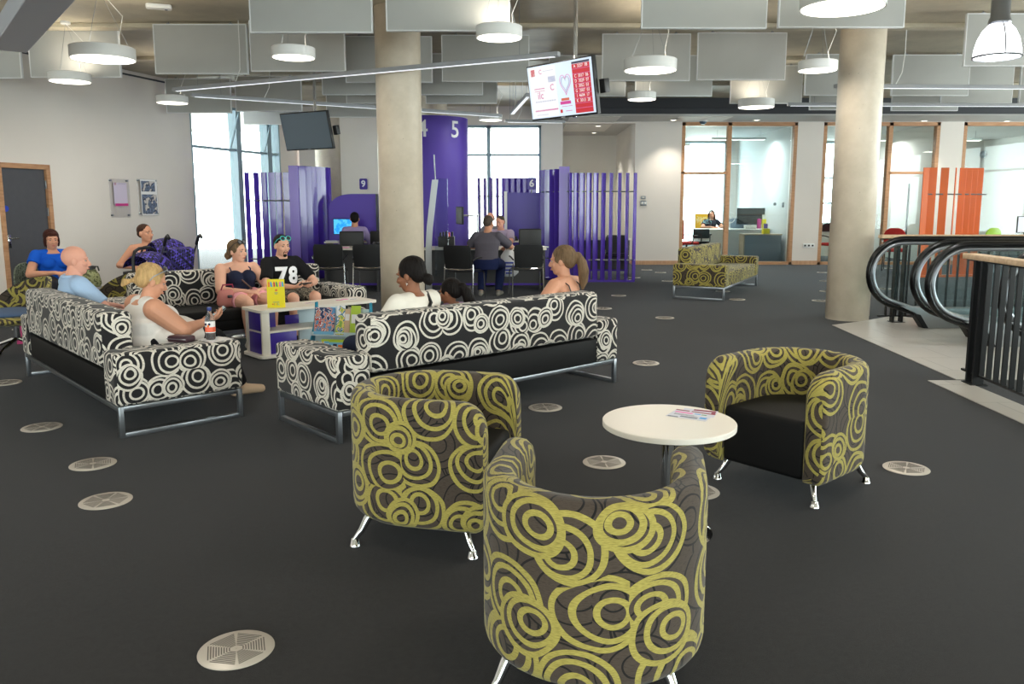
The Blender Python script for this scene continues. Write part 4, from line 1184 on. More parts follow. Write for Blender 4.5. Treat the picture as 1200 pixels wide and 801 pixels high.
# purple arch partition of booth 9
t = thing('booth_partition', 'purple partition with a rounded upper corner under the number 9', 'wall panel', (xs(413, 16.1), 16.1, 0))
w = xs(442, 16.1) - xs(386, 16.1)
pl = [(-w / 2, .0), (w / 2, .0), (w / 2, 1.68), (-w / 2 + .45, 1.68)] + [(-w / 2 + .45 - .45 * math.sin(k / 10 * PI / 2), 1.38 + .30 * math.cos(k / 10 * PI / 2)) for k in range(1, 11)]
b = MB(); b.prism(pl, .03, Matrix.Rotation(PI / 2, 4, 'X'), .002, 1); b.build('panel', M['purple_satin'], t, 30)
b = MB(); b.span((w / 2, -.06, 0), (w / 2 + .04, .03, 1.68)); b.build('end_post', M['steel_dark'], t)
t = thing('booth_partition', 'purple partition panel below the hanging number 6', 'wall panel', (xs(618, 17), 17, 0))
b = MB(); b.span((-.42, -.02, 0), (.4, .02, 1.72), .003); b.build('panel', M['purple_deep'], t, smooth=0)
b = MB(); b.span((-.48, -.03, 0), (-.42, .03, 1.74), .003); b.build('end_post', M['lamp_body'], t, smooth=0)
# number signs
def number_sign(lab, ch, p, w, h, m):
    t = thing('number_sign', lab, 'sign', p)
    b = MB(); b.prism(rrect(-w / 2, -h / 2, w / 2, h / 2, .03), .02, Matrix.Rotation(PI / 2, 4, 'X')); b.build('plate', m, t, 30)
    text_obj('lettering', ch, h * .82, M['sign_white'], t, (0, -.022, 0), (PI / 2, 0, 0), .002, bold=.006)
    return t
YN = YB
number_sign('small purple sign with a white 9 on the wall over the rounded partition', '9', (*at(426, 215.5, YN - .001)[:2], at(426, 215.5, YN)[2]), .19, .26, M['purple_deep'])
t = number_sign('small purple sign with a white 6 hanging before the middle window', '6', at(623, 215, 17.0), .19, .25, M['purple_deep'])
b = MB(); b.cyl((0, -.01, -.12), (0, -.01, -at(623, 215, 17.0)[2] + 1.70), .012, 8); b.build('stem', M['steel'], t)
# slim grey privacy blades with glass beside the middle column
t = thing('privacy_blade', 'curved grey metal blade with a glass wing right of the middle column', 'divider', (xs(505, 13.5), 13.45, 0))
b = MB(); b.rings([[(x + dx, y, z) for dx, y in ((-.05, -.012), (.05, -.012), (.05, .012), (-.05, .012))] for z, x in ((0, -.05), (.75, -.045), (1.1, -.02), (1.5, .03), (1.88, .08))]); b.build('blade', M['alu'], t, 40)
b = MB(); b.cyl((.085, 0, 1.86), (.07, 0, 2.28), .011, 8); b.build('tip_rod', M['steel'], t)
b = MB(); b.span((.06, -.004, .3), (.28, .004, 1.9)); b.build('glass_wing', M['glass_blue'], t, smooth=0)

# chairs -----------------------------------------------------------
def visitor_chair(lab, loc, rz):
    """front +y; stacking chair on chrome rod legs"""
    t = thing('visitor_chair', lab, 'chair', (loc[0], loc[1], 0), rz, 'black visitor chairs at the counters')
    def patch(fn, th, nu=12, nv=8):
        b = bmesh.new(); lo, hi = [], []
        for i in range(nu + 1):
            for j in range(nv + 1):
                p, n = fn(-1 + 2 * i / nu, j / nv)
                lo.append(b.verts.new(p)); hi.append(b.verts.new(Vector(p) + Vector(n) * th))
        W = nv + 1
        for i in range(nu):
            for j in range(nv):
                b.faces.new((lo[i * W + j], lo[(i + 1) * W + j], lo[(i + 1) * W + j + 1], lo[i * W + j + 1])); b.faces.new((hi[i * W + j], hi[i * W + j + 1], hi[(i + 1) * W + j + 1], hi[(i + 1) * W + j]))
        rim = [i * W for i in range(nu + 1)] + [nu * W + j for j in range(1, W)] + [i * W + nv for i in range(nu - 1, -1, -1)] + [j for j in range(nv - 1, 0, -1)]
        for a, c_ in zip(rim, rim[1:] + rim[:1]): b.faces.new((lo[a], hi[a], hi[c_], lo[c_]))
        bmesh.ops.recalc_face_normals(b, faces=b.faces[:]); return b
    def backf(u, v):
        k = max(0, v - .8) / .2; wd = .235 - .03 * k * k - .02 * (1 - v)
        return (u * wd, -.21 - .05 * v - .03 * (1 - u * u), .50 + .36 * v), (0, -1, 0)
    def seatf(u, v): return (u * .225, -.2 + .42 * v, .455 - .015 * (1 - u * u) - .03 * max(0, v - .8) / .2), (0, 0, 1)
    m = MB(); m._add(patch(backf, .014)); m.build('backrest', M['black'], t, 60)
    m = MB(); m._add(patch(seatf, .022)); m.build('seat', M['black'], t, 60)
    for s in (-1, 1):
        m = MB(); m.tube([(s * .235, -.2, .86 - .3), (s * .24, -.2, .5), (s * .25, -.24, .0)], .0105, 8); m.build('leg', M['chrome'], t)
        m = MB(); m.tube([(s * .24, -.2, .45), (s * .245, .1, .455), (s * .245, .19, .44), (s * .25, .22, .40), (s * .255, .24, 0)], .0105, 8); m.build('leg', M['chrome'], t)
        m = MB(); m.tube([(s * .235, -.21, .62), (s * .26, -.1, .655), (s * .265, .08, .66)], .012, 8); m.build('armrest', M['black'], t)
    m = MB(); m.tube([(-.24, -.22, .5), (-.15, -.245, .485), (0, -.25, .48), (.15, -.245, .485), (.24, -.22, .5)], .009, 8); m.build('crossbar', M['chrome'], t)
    return t
for lab, u, Y, rz in (('black visitor chair left at the booth 9 counter, behind the couple on the sofa', 384.5, 13.1, .12), ('black visitor chair at the booth 9 counter touching the middle column', 433, 13.1, -.05),
                      ('black visitor chair the grey shirted man sits on', 543, 12.75, -.35), ('black visitor chair with folded things on its seat, right of the grey shirted man', 617, 13.0, .12)):
    visitor_chair(lab, (xs(u, Y), Y), rz)
visitor_chair('black visitor chair behind the right part of the purple fin screen', (xs(722, 16.3), 16.3), 2.9)
def task_chair(lab, loc, rz, m, grp='swivel office chairs', bh=.5, arms=True):
    t = thing('office_chair', lab, 'chair', (loc[0], loc[1], 0), rz, grp)
    b = MB(); b.box((0, 0, .475), (.48, .46, .07), .03, 3); b.build('seat', m, t, 50)
    b = MB(); b.box((0, -.235, .58 + bh / 2), (.44, .05, bh), .024, 3); b.build('backrest', m, t, 50)
    b = MB(); b.tube([(0, -.1, .43), (0, -.24, .43), (0, -.275, .5), (0, -.27, .7)], .018, 8); b.build('back_stem', M['black'], t)
    b = MB(); b.cyl((0, 0, .1), (0, 0, .44), .025, 12); b.build('gas_lift', M['black'], t)
    for k in range(5):
        a = 2 * PI * k / 5 + .3
        b = MB(); b.beam((0, 0, .11), (.29 * math.cos(a), .29 * math.sin(a), .075), .04, .03, .004); b.ball((.29 * math.cos(a), .29 * math.sin(a), .03), .03, 10); b.build('base_arm', M['black'], t)
    if arms:
        for s in (-1, 1):
            b = MB(); b.tube([(s * .24, 0, .46), (s * .29, 0, .5), (s * .29, 0, .66)], .014, 8); b.box((s * .29, .02, .675), (.06, .24, .03), .012); b.build('armrest', M['black'], t)
    return t
task_chair('black swivel chair of the lilac shirted worker at booth 9', (xs(414, 14.95), 14.95), 0, M['black'], arms=False, bh=.42)
task_chair('empty black swivel chair beside the worker at booth 9', (xs(452, 15.0), 15.05), -.3, M['black'], arms=False, bh=.42)
task_chair('empty tilted black swivel chair behind the counter, under the number 6', (xs(616, 15.1), 15.1), .35, M['black'], arms=False, bh=.46)
task_chair('black swivel chair the staff man behind the counter sits on', (xs(585, 15.3), 15.45), PI, M['black'], arms=False, bh=.3)

# monitors
def monitor(lab, p, rz, w, h, lit=None, arm=False, cat='monitor'):
    t = thing('monitor', lab, cat, p, rz, 'computer monitors')
    z0 = .12
    b = MB(); b.box((0, 0, z0 + h / 2), (w, .03, h), .005); b.build('casing', M['black'], t)
    b = MB(); b.span((-w / 2 + .015, -.0175, z0 + .015), (w / 2 - .015, -.0152, z0 + h - .015)); b.build('display', lit or M['screen_off'], t, smooth=0)
    if not arm:
        b = MB(); b.box((0, .03, z0 * .6), (.05, .03, z0 * 1.2), .004); b.box((0, .02, .006), (.22, .17, .012), .004); b.build('stand', M['black'], t)
    else:
        b = MB(); b.tube([(0, .02, z0 + h / 2), (0, .1, z0 + h / 2), (0, .32, z0 + h / 2 - .01)], .014, 8); b.cyl((0, .32, -p[2] + .745), (0, .32, z0 + h / 2 + .03), .018, 10); b.build('arm', M['alu'], t)
    return t
E_blue = blotch_mat('desktop_blue', [(30, 110, 200), (40, 150, 230), (120, 210, 250)], 9)
E_blue.node_tree.nodes['Principled BSDF'].inputs['Emission Color'].default_value = lin((40, 150, 235)); E_blue.node_tree.nodes['Principled BSDF'].inputs['Emission Strength'].default_value = .8
E_scr = em('screen_white', (232, 240, 250), .8)
monitor('computer monitor with a bright blue desktop in front of the booth 9 worker', (xs(404, 15.75), 15.72, .78), 0, .46, .31, E_blue)
monitor('dark computer monitor on a jointed arm left of the grey shirted man', (xs(539, 14.2), 14.15, 1.02), -1.25, .44, .3, None, True)
# desk telephones and clutter
def phone(lab, p, rz, m='black'):
    t = thing('telephone', lab, 'phone', p, rz, 'desk telephones')
    b = MB(); b.rings([[(x, y, z) for x, y in ((-.09, -.1), (.09, -.1), (.09, .1), (-.09, .1))] for z in (0, .02)]); b.rings([[(-.09, -.1, .02), (.09, -.1, .02), (.09, .1, .02), (-.09, .1, .02)], [(-.085, -.09, .03), (.085, -.09, .03), (.085, .1, .085), (-.085, .1, .085)]]); b.build('body', M[m], t)
    b = MB(); b.box((-.06, .0, .085), (.045, .19, .03), .012); b.build('handset', M[m], t)
    b = MB(); b.box((.03, .05, .083), (.08, .05, .004), .001, M=Matrix.Rotation(0, 4, 'X')); b.build('display', M['inkgrey'], t)
    return t
M['beige'] = mat('beige_plastic', (176, 172, 150), .5)
phone('beige desk telephone with a big display on the desk under the number 6', (xs(627, 16), 15.85, .782), 0, 'beige')
phone('black desk telephone on the rear desk behind the white shirted staff', (xs(601, 16), 15.85, .782), .2)
phone('black telephone at the right end of the booth 9 counter', (xs(443, 14), 13.98, .747), .4)
t = thing('desk_organiser', 'black cluttered desk organiser under the arm monitor', 'organiser', (xs(523, 14.3), 14.25, .746))
b = MB(); b.box((0, 0, .09), (.28, .2, .18), .01); b.build('tray', M['black'], t)
for k in range(5):
    b = MB(); b.box((-.1 + k * .05, -.02 + .01 * k, .2), (.028, .1, .1 + .02 * (k % 3)), .004); b.build('folder', M['black'] if k != 3 else M['red'], t)
def papers(lab, p, rz, w, d, m='paper', n=4):
    t = thing('paper_stack', lab, 'paper', p, rz, 'papers on the counters')
    for k in range(n):
        b = MB(); b.box((.004 * (k % 2), .003 * k, .002 + .003 * k), (w, d, .003), 0, rz=.05 * k); b.build('sheet', M[m] if k < n - 1 else M['paper'], t, smooth=0)
    return t
papers('pink and white papers at the left of the booth 9 counter', (xs(397, 13.95), 13.95, .746), .1, .3, .21, 'pink')
papers('white papers on the counter in front of the grey shirted man', (xs(600, 14), 13.95, .746), -.1, .34, .24)
papers('white paper pile on the counter, right of the visitor chair back', (xs(632, 14), 14.1, .746), .2, .28, .22)
papers('papers on the rear desk left of the booth 9 worker', (xs(388, 15.6), 15.5, .782), .2, .2, .25)
# white carrier bag beside the counter and things on the chair
t = thing('carrier_bag', 'white plastic carrier bag with blue print, right of the grey shirted man', 'bag', (xs(596, 13.35), 13.42, .30))
b = MB(); b.rings([[(w_ * math.cos(a) * (1 + .12 * math.sin(3 * a + z * 9)), d_ * math.sin(a) * (1 + .1 * math.cos(2 * a + z * 7)), z) for a in [2 * PI * k / 20 for k in range(20)]] for z, w_, d_ in ((0, .09, .05), (.06, .15, .08), (.2, .155, .085), (.34, .13, .06), (.43, .07, .03))]); b.build('bag_body', mat('bag_white', (226, 226, 228), .5), t, 60)
b = MB(); b.tube([(-.06, 0, .42), (-.04, .02, .5), (.03, .05, .5), (.06, 0, .42)], .008, 6); b.build('handle', M['paper'], t)
for k, (z, w_) in enumerate(((.22, .16), (.16, .2), (.10, .14), (.05, .1))):
    b = MB(); b.span((-w_ / 2, -.094, z), (w_ / 2, -.086, z + .025)); b.build('print', mat('bag_blue', (50, 70, 180), .5), t, smooth=0)
t = thing('folded_jacket', 'pale crumpled jacket lying on the seat of the empty visitor chair', 'clothing', (xs(617, 13.0), 13.02, .478), .3)
b = MB(); b.rings([[(w_ * math.cos(a) * (1 + .2 * math.sin(4 * a + z * 40)), w_ * .8 * math.sin(a) * (1 + .2 * math.cos(3 * a)), z) for a in [2 * PI * k / 22 for k in range(22)]] for z, w_ in ((0, .12), (.02, .16), (.05, .15), (.075, .09), (.085, .03))]); b.build('cloth', blotch_mat('jacket_cloth', [(150, 176, 190), (190, 200, 206), (60, 70, 80)], 14), t, 60)

# ================================================================ LEFT SIDE SEATS
def shell_chair(lab, loc, rz, m, cushion, base='star'):
    """low shell chair with a wide rounded back; front +y"""
    t = thing('shell_chair', lab, 'armchair', (loc[0], loc[1], 0), rz, 'rounded shell chairs by the door wall')
    b = MB(); W, rings_ = .40, []
    outl = []
    for k in range(25):
        a = PI * k / 24
        outl.append((W * math.cos(a), .40 * math.sin(a) ** .8))
    def pt(x, h, off): return (x * (1 + .0 * h), -.28 - .10 * h - off + .42 * (x / W) ** 2 * .75, .36 + h)
    F = [pt(x, h, 0) for x, h in outl] ; Bk = [pt(x, h, .035) for x, h in outl]
    ci, co = pt(0, .1, 0), pt(0, .1, .05)
    bm = bmesh.new()
    for src, c_, flip in ((F, 0, False), (Bk, .035, True)):
        prev = None
        rows = []
        for s in (1, .8, .6, .4, .2, .02):
            rows.append([bm.verts.new(pt(x * s, .0 + h * s, c_)) for x, h in outl])
        for A, B in zip(rows, rows[1:]):
            for j in range(len(A) - 1): bm.faces.new((A[j], A[j + 1], B[j + 1], B[j]))
        if not flip: R1 = rows[0]
        else:
            R2 = rows[0]
    for j in range(len(R1) - 1): bm.faces.new((R1[j], R2[j], R2[j + 1], R1[j + 1]))
    bmesh.ops.recalc_face_normals(bm, faces=bm.faces[:]); b._add(bm)
    b.build('back_shell', m, t, 50, uv=(loc[0], loc[1]))
    # seat pan
    b = MB(); b.ball((0, .02, .37), (.37, .36, .07), 24); b.build('seat_pan', m, t, 60, uv=(1, 2))
    b = MB(); b.ball((0, .04, .425), (.30, .29, .05), 24); b.build('cushion', cushion, t, 60)
    b = MB(); b.cyl((0, 0, .16), (0, 0, .33), .03, 14); b.build('stem', M['chrome'], t)
    for k in range(4):
        a = PI / 2 * k + .5
        b = MB(); b.tube([(0, 0, .17), (.2 * math.cos(a), .2 * math.sin(a), .10), (.34 * math.cos(a), .34 * math.sin(a), .015)], [.02, .016, .013], 10); b.ball((.34 * math.cos(a), .34 * math.sin(a), .012), .012, 8); b.build('foot', M['chrome'], t)
    return t
shell_chair('rounded yellow ring patterned shell chair with a blue cushion at the left edge', (-5.05, 8.0), math.radians(150), M['fab_y'], M['blue_fab'])
shell_chair('yellow ring patterned shell chair right behind the bald man', (-4.45, 8.65), math.radians(135), M['fab_y'], M['vinyl'])
M['fab_gg'] = blotch_mat('grey_green_weave', [(96, 106, 92), (120, 130, 112), (70, 78, 66)], 30)
shell_chair('grey green shell chair the woman in blue sits in', (-5.98, 10.15), math.radians(-115), M['fab_gg'], M['vinyl'])
shell_chair('dark shell chair the woman beside the pushchair sits in', (-4.62, 10.6), math.radians(-140), M['fab_y'], M['vinyl'])
t = thing('handbag', 'olive green handbag with a dark top standing behind the bald man', 'bag', (-4.92, 9.2, 0))
b = MB(); b.lathe([(.13, 0), (.14, .28), (.15, .45), (.13, .56)], 8, cap=True); b.build('stand_stool', M['wall_grey'], t, 30)
b = MB(); b.rings([[(w_ * math.cos(a), d_ * math.sin(a), z) for a in [2 * PI * k / 20 for k in range(20)]] for z, w_, d_ in ((.56, .11, .06), (.6, .13, .07), (.7, .11, .055), (.76, .07, .03))]); b.build('bag_body', blotch_mat('bag_olive', [(120, 122, 80), (150, 152, 110), (86, 88, 58)], 22), t, 60)
b = MB(); b.rings([[(w_ * math.cos(a), .04 * math.sin(a), z) for a in [2 * PI * k / 16 for k in range(16)]] for z, w_ in ((.755, .065), (.785, .075), (.80, .05))]); b.tube([(.05, 0, .79), (.1, .0, .79), (.11, 0, .74)], .009, 6); b.build('bag_flap', M['black'], t, 60)
t = thing('side_table', 'small white side table with papers behind the bald man', 'table', (-4.62, 9.45, 0))
b = MB(); b.lathe([(.001, .50), (.22, .50), (.22, .52), (.001, .52)], 32, cap=False); b.build('table_top', M['white'], t)
b = MB(); b.cyl((0, 0, .01), (0, 0, .5), .025, 14); b.lathe([(.17, 0), (.16, .012), (.03, .02)], 28); b.build('pedestal', M['chrome'], t)
t = thing('paper_bag', 'bright pink bag on the carpet under the leftmost shell chair', 'bag', (-5.3, 8.7, 0), .3)
b = MB(); b.rings([[(-w_, -.06, z), (w_, -.06, z), (w_, .06, z), (-w_, .06, z)] for z, w_ in ((0, .16), (.2, .15))]); b.build('bag_body', mat('pink_bag', (190, 40, 110), .5), t, 0)
b = MB(); b.tube([(-.06, 0, .2), (-.05, 0, .27), (.05, 0, .27), (.06, 0, .2)], .006, 6); b.build('handle', M['magenta'], t)
# ================================================================ ESCALATORS AND BALUSTRADES
def handrail(lab, x0, y, zt=1.08, zb=.26, flat=3.0):
    t = thing('escalator_balustrade', lab, 'escalator handrail', (x0, y, 0), 0, 'escalator balustrades')
    r = (zt - zb) / 2; cz = zb + r
    sl = math.tan(math.radians(28)); a0 = math.radians(18)
    path = [(r - r * math.sin(a0) + .32 * math.cos(a0), 0, cz - r * math.cos(a0) - .32 * math.sin(a0)), (r - r * math.sin(a0) + .15 * math.cos(a0), 0, cz - r * math.cos(a0) - .15 * math.sin(a0))]
    path += [(r - r * math.sin(a0 + (PI - a0) * k / 20), 0, cz - r * math.cos(a0 + (PI - a0) * k / 20)) for k in range(21)]
    path += [(r + .4 * k, 0, zt) for k in range(1, int(flat / .4))] + [(flat + .4, 0, zt - .03), (flat + .9, 0, zt - .2), (flat + 4.5, 0, zt - .2 - 3.6 * sl)]
    b = MB(); b.tube(path, .04, 12, sq=.8); b.build('rubber_handrail', M['rubber'], t, 60)
    off = []
    for i, p in enumerate(path):
        a = Vector(path[max(0, i - 1)]); c = Vector(path[min(len(path) - 1, i + 1)]); d = (c - a).normalized()
        n = Vector((d.z, 0, -d.x)); off.append(Vector(p) + n * .052)
    b = MB(); b.tube(off, .024, 10); b.build('guide_rail', M['steel'], t, 60)
    g = [(p.x, p.z) for p in off[2:]]
    poly = g + [(flat + 4.5, zt - 1.05 - 3.6 * sl), (flat + .8, -.1), (r + .5, .03)]
    bm = MB(); bm.prism(poly, .012, Matrix.Translation((0, .006, 0)) @ Matrix.Rotation(PI / 2, 4, 'X')); bm.build('glass_panel', M['glass_green'], t, 0)
    b = MB()
    sk = [(r + .30, 0), (r + .2, .17), (r - .02, .27), (r + .5, .25), (flat + .5, .25), (flat + 4.5, .05 - 3.7 * sl), (flat + 4.5, -.35 - 3.7 * sl), (flat + .4, -.3), (r + .55, -.02)]
    b.prism(sk, .12, Matrix.Translation((0, .06, 0)) @ Matrix.Rotation(PI / 2, 4, 'X'), .004, 1); b.build('skirt', M['alu'], t, 0)
    b = MB(); b.prism([(r + .27, 0.0), (r + .14, .185), (r + .22, .17), (r + .33, 0)], .14, Matrix.Translation((0, .07, 0)) @ Matrix.Rotation(PI / 2, 4, 'X'), .004, 1); b.build('newel_cover', M['black'], t, 0)
    return t
ex = 4.3
handrail('farthest black escalator handrail loop, beside the concrete column', (1020 - 612) / 950 * 9.72, 9.75)
handrail('middle black escalator handrail loop', (1072 - 612) / 950 * 8.98, 9.0)
handrail('escalator handrail loop just in front of the middle one', (1089 - 612) / 950 * 8.45, 8.45)
handrail('nearest escalator handrail, mostly behind the black bars', 4.42, 7.45)
def steps(lab, y0, y1, x0):
    t = thing('escalator_steps', lab, 'escalator', (x0, (y0 + y1) / 2, 0), 0, 'escalator step bands')
    w = y1 - y0
    b = MB(); b.span((-.35, -w / 2, -.02), (.0, w / 2, .012), .003); b.build('comb_plate', M['alu'], t, 0)
    x, z = 0, 0
    for k in range(14):
        drop = 0 if k < 2 else (.1 if k == 2 else .21)
        z -= drop
        b = MB(); b.span((x, -w / 2 + .03, z - .3), (x + .395, w / 2 - .03, z), .004)
        for j in range(12): b.span((x + .01, -w / 2 + .05 + j * (w - .1) / 12, z), (x + .39, -w / 2 + .05 + (j + .5) * (w - .1) / 12, z + .008))
        b.build('step', M['steel_dark'], t, 0); x += .4
steps('ridged steel escalator steps between the farther handrail pair', 9.07, 9.68, WX0 + .36)
steps('ridged steel escalator steps between the nearer handrail pair', 7.52, 8.38, WX0 + .36)

def balustrade(lab, a, b_, zt=1.08, gap=.115, posts=(0,), oak=True, group=None):
    a, b_ = Vector((*a, 0)), Vector((*b_, 0)); d = (b_ - a); L_ = d.length; d.normalize()
    t = thing('balustrade', lab, 'railing', a, math.atan2(d.y, d.x), 'black barred balustrades')
    n = int(L_ / gap)
    for k in range(n + 1):
        x = k * gap
        b = MB(); b.span((x - .006, -.022, .09), (x + .006, .022, zt - .05), .002, 1); b.build('bar', M['blackmet'], t, 0)
    b = MB(); b.span((-.1, -.012, .075), (L_, .012, .092)); b.span((-.1, -.03, zt - .058), (L_, .03, zt - .045)); b.build('flat_rail', M['blackmet'], t, 0)
    for x in posts:
        for o in (-.035, .075):
            b = MB(); b.span((x + o - .012, -.045, 0), (x + o + .012, .045, zt - .045), .002); b.build('post', M['blackmet'], t, 0)
        b = MB(); b.span((x - .06, -.07, 0), (x + .11, .07, .012), .002); b.build('base_plate', M['blackmet'], t, 0)
    if oak:
        b = MB(); b.span((-.13, -.06, zt - .045), (L_ + .02, .06, zt), .006); b.build('oak_handrail', M['oak'], t, 40)
    return t
nb0 = fl(1143, 446, .075); 
balustrade('black barred balustrade with an oak handrail, nearest at the right edge', (3.80, 6.78), (3.57, 3.2), posts=(.10, 2.2))
balustrade('far black barred balustrade with an oak top, behind the escalator handrails', (4.62, 10.22), (13.0, 10.22), 1.11, posts=(.12, 3.0, 6.0), gap=.125)

# ================================================================ WALL THINGS
def wall_pt(u, v):
    t_ = wall_t(u); p = wl(t_); Y = p.y
    return t_, at(u, v, Y)[2]
def leaflet_holder(lab, u0, u1, v0, v1, prints):
    ta, z1 = wall_pt(u0, v0); tb, z0 = wall_pt(u0, v1); tb, _ = wall_pt(u1, v0)
    w, h = tb - ta, z1 - z0
    c = wl((ta + tb) / 2, .03, (z0 + z1) / 2)
    t = thing('wall_holder', lab, 'notice holder', c, WALL_A, 'clear notice holders on the left wall')
    b = MB(); b.span((-w / 2, -.004, -h / 2), (w / 2, .004, h / 2), .002); b.build('acrylic_sheet', M['acrylic'], t, 0)
    for x in (-w / 2 + .04, w / 2 - .04):
        for z in (-h / 2 + .04, h / 2 - .03):
            b = MB(); b.cyl((x, .029, z), (x, -.012, z), .014, 12); b.build('stud', M['steel'], t)
    for (x0, z0_, x1, z1_, m) in prints:
        lay = {'paper': .006, 'pic': .003}.get(m, .002)
        b = MB(); b.span((x0 * w - w / 2, -lay - .004 if m != 'paper' else -.006, z0_ * h - h / 2), (x1 * w - w / 2, -.0045, z1_ * h - h / 2)); b.build('notice', POSTER if m == 'pic' else M[m], t, 0)
    return t
POSTER = blotch_mat('poster_print', [(88, 98, 120), (120, 134, 160), (70, 76, 96), (206, 200, 196)], 9)
M['lilac_print'] = mat('lilac_print', (212, 200, 222), .6)
leaflet_holder('clear holder on the left wall with a pale lilac notice, magenta foot', 127.5, 151, 209, 255, [(.2, .36, .86, .9, 'lilac_print'), (.24, .30, .88, .37, 'magenta'), (.24, .84, .34, .9, 'red'), (.42, .86, .8, .885, 'inkgrey')])
leaflet_holder('clear holder on the left wall with two dark blue posters', 160.5, 184, 209, 253, [(.14, .02, .96, .98, 'paper'), (.18, .66, .86, .94, 'pic'), (.18, .05, .92, .58, 'pic')])
def plate_on_back(lab, u0, u1, v0, v1, name='switch_plate', m='steel', n=1):
    a = at(u0, v0, YB); b_ = at(u1, v1, YB)
    t = thing(name, lab, 'wall fitting', ((a[0] + b_[0]) / 2, YB - .012, (a[2] + b_[2]) / 2))
    w, h = b_[0] - a[0], a[2] - b_[2]
    b = MB(); b.box((0, 0, 0), (w, .022, h), .004); b.build('plate', M[m], t)
    for k in range(n):
        b = MB(); b.box(((k - (n - 1) / 2) * w / n, -.013, 0), (w / n * .45, .01, h * .4), .003); b.build('rocker', M['black'] if name == 'power_socket' else M['white'], t)
plate_on_back('small grey thermostat plate left of the yellow sofa wall', 751, 756.5, 229.5, 233)
plate_on_back('grey switch plate below the thermostat on the back wall', 750.5, 757.5, 235, 241, n=2)
plate_on_back('dark double power socket low on the wall between two glazed offices', 941, 954, 285, 290, 'power_socket', 'lamp_body', 3)

# ceiling fittings
def detector(lab, u, v):
    p = fl(u, v, CEIL - .03)
    t = thing('sensor_box', lab, 'sensor', (*p, CEIL - .055), .4)
    b = MB(); b.prism(rrect(-.14, -.07, .14, .07, .035), .05, None, .012, 2); b.build('housing', M['lamp_body'], t)
    b = MB(); b.ball((.08, 0, .0), (.018, .018, .01), 12); b.build('lens', M['inkgrey'], t)
detector('white oblong sensor box on the concrete ceiling, upper left', 186, 8)
p = fl(824, 141.5, 3.41)
t = thing('dome_camera', 'small grey dome camera on the soffit above the first glazed office', 'camera', (p[0], p[1], 3.36))
b = MB(); b.lathe([(.11, .08), (.12, .05), (.10, .035)], 24); b.build('ceiling_mount', M['lamp_body'], t)
b = MB(); b.ball((0, 0, .035), (.09, .09, .07), 20); b.build('dome', M['screen_off'], t)
def downlight(lab, u, v, z):
    p = fl(u, v, z)
    t = thing('downlight', lab, 'lamp', (p[0], p[1], z), 0, 'small recessed downlights')
    b = MB(); b.lathe([(.085, 0), (.095, -.006), (.07, -.008), (.065, 0)], 24); b.build('bezel', M['lamp_body'], t)
    b = MB(); b.lathe([(.001, -.003), (.066, -.003), (.066, -.001), (.001, -.001)], 24, cap=False); b.build('lens', M['glow'], t)
    l = bpy.data.lights.new('downlight_beam', 'SPOT'); l.energy = 110; l.spot_size = 1.7; l.spot_blend = .7; l.shadow_soft_size = .06; l.color = (1, .93, .8)
    o = bpy.data.objects.new('downlight_beam', l); COL.objects.link(o); o.parent = t; o.location = (0, 0, -.02)
for lab, u, v in (('recessed downlight nearest in the recess beside the middle window', 701, 147.5), ('recessed downlight second in the recess beside the middle window', 696, 155.5), ('recessed downlight deepest in the recess beside the middle window', 691, 161.5)):
    downlight(lab, u, v, 3.424)
for lab, u, v in (('recessed downlight over the left end of the glazed office', 789, 140.5), ('recessed downlight over the right pane of the glazed office', 887, 140.5), ('recessed downlight over the post right of the column', 1083, 141.3), ('recessed downlight at the far right of the soffit', 1180, 141.8)):
    downlight(lab, u, v, 3.424)
# bell lamp
p = fl(1168, 68, 2.85)
t = thing('bell_lamp', 'glowing glass bell lamp hanging at the upper right', 'lamp', (p[0], p[1], 2.85))
def shell(profile, th=.004): return profile + [(r - th, z) for r, z in reversed(profile)]
b = MB(); b.lathe([(.205, .012), (.20, .08), (.178, .17), (.14, .25), (.095, .30), (.08, .31)], 40, cap=False); b.build('glass_bell', mat('bell_glow', (240, 244, 250), .3, emis=(250, 250, 255), estr=1.6), t, 60)
b = MB(); b.lathe([(.20, .0), (.212, .0), (.212, .016), (.20, .016), (.20, 0)], 40, cap=False); b.build('rim', M['steel_dark'], t)
for a in (.4, 2.5, 4.6):
    b = MB(); b.tube([((r + .003) * math.cos(a - PI / 2 - .6), (r + .003) * math.sin(a - PI / 2 - .6), z) for r, z in ((.205, .012), (.20, .08), (.178, .17), (.14, .25), (.095, .30))], .005, 6); b.build('rib', M['steel_dark'], t)
b = MB(); b.lathe([(.085, .30), (.10, .32), (.09, .36), (.082, .37), (.082, .66), (.06, .68)], 24); b.build('gear_housing', M['steel'], t, 40)
b = MB(); b.cyl((0, 0, .68), (0, 0, CEIL - 2.85), .008, 8); b.build('rod', M['steel'], t)
b = MB(); b.lathe([(.001, .03), (.05, .05), (.06, .14), (.03, .2), (.001, .2)], 20, cap=False); b.build('bulb', M['glow'], t)
l = bpy.data.lights.new('bell_light', 'POINT'); l.energy = 60; l.shadow_soft_size = .1; o = bpy.data.objects.new('bell_light', l); COL.objects.link(o); o.parent = t; o.location = (0, 0, -.03)

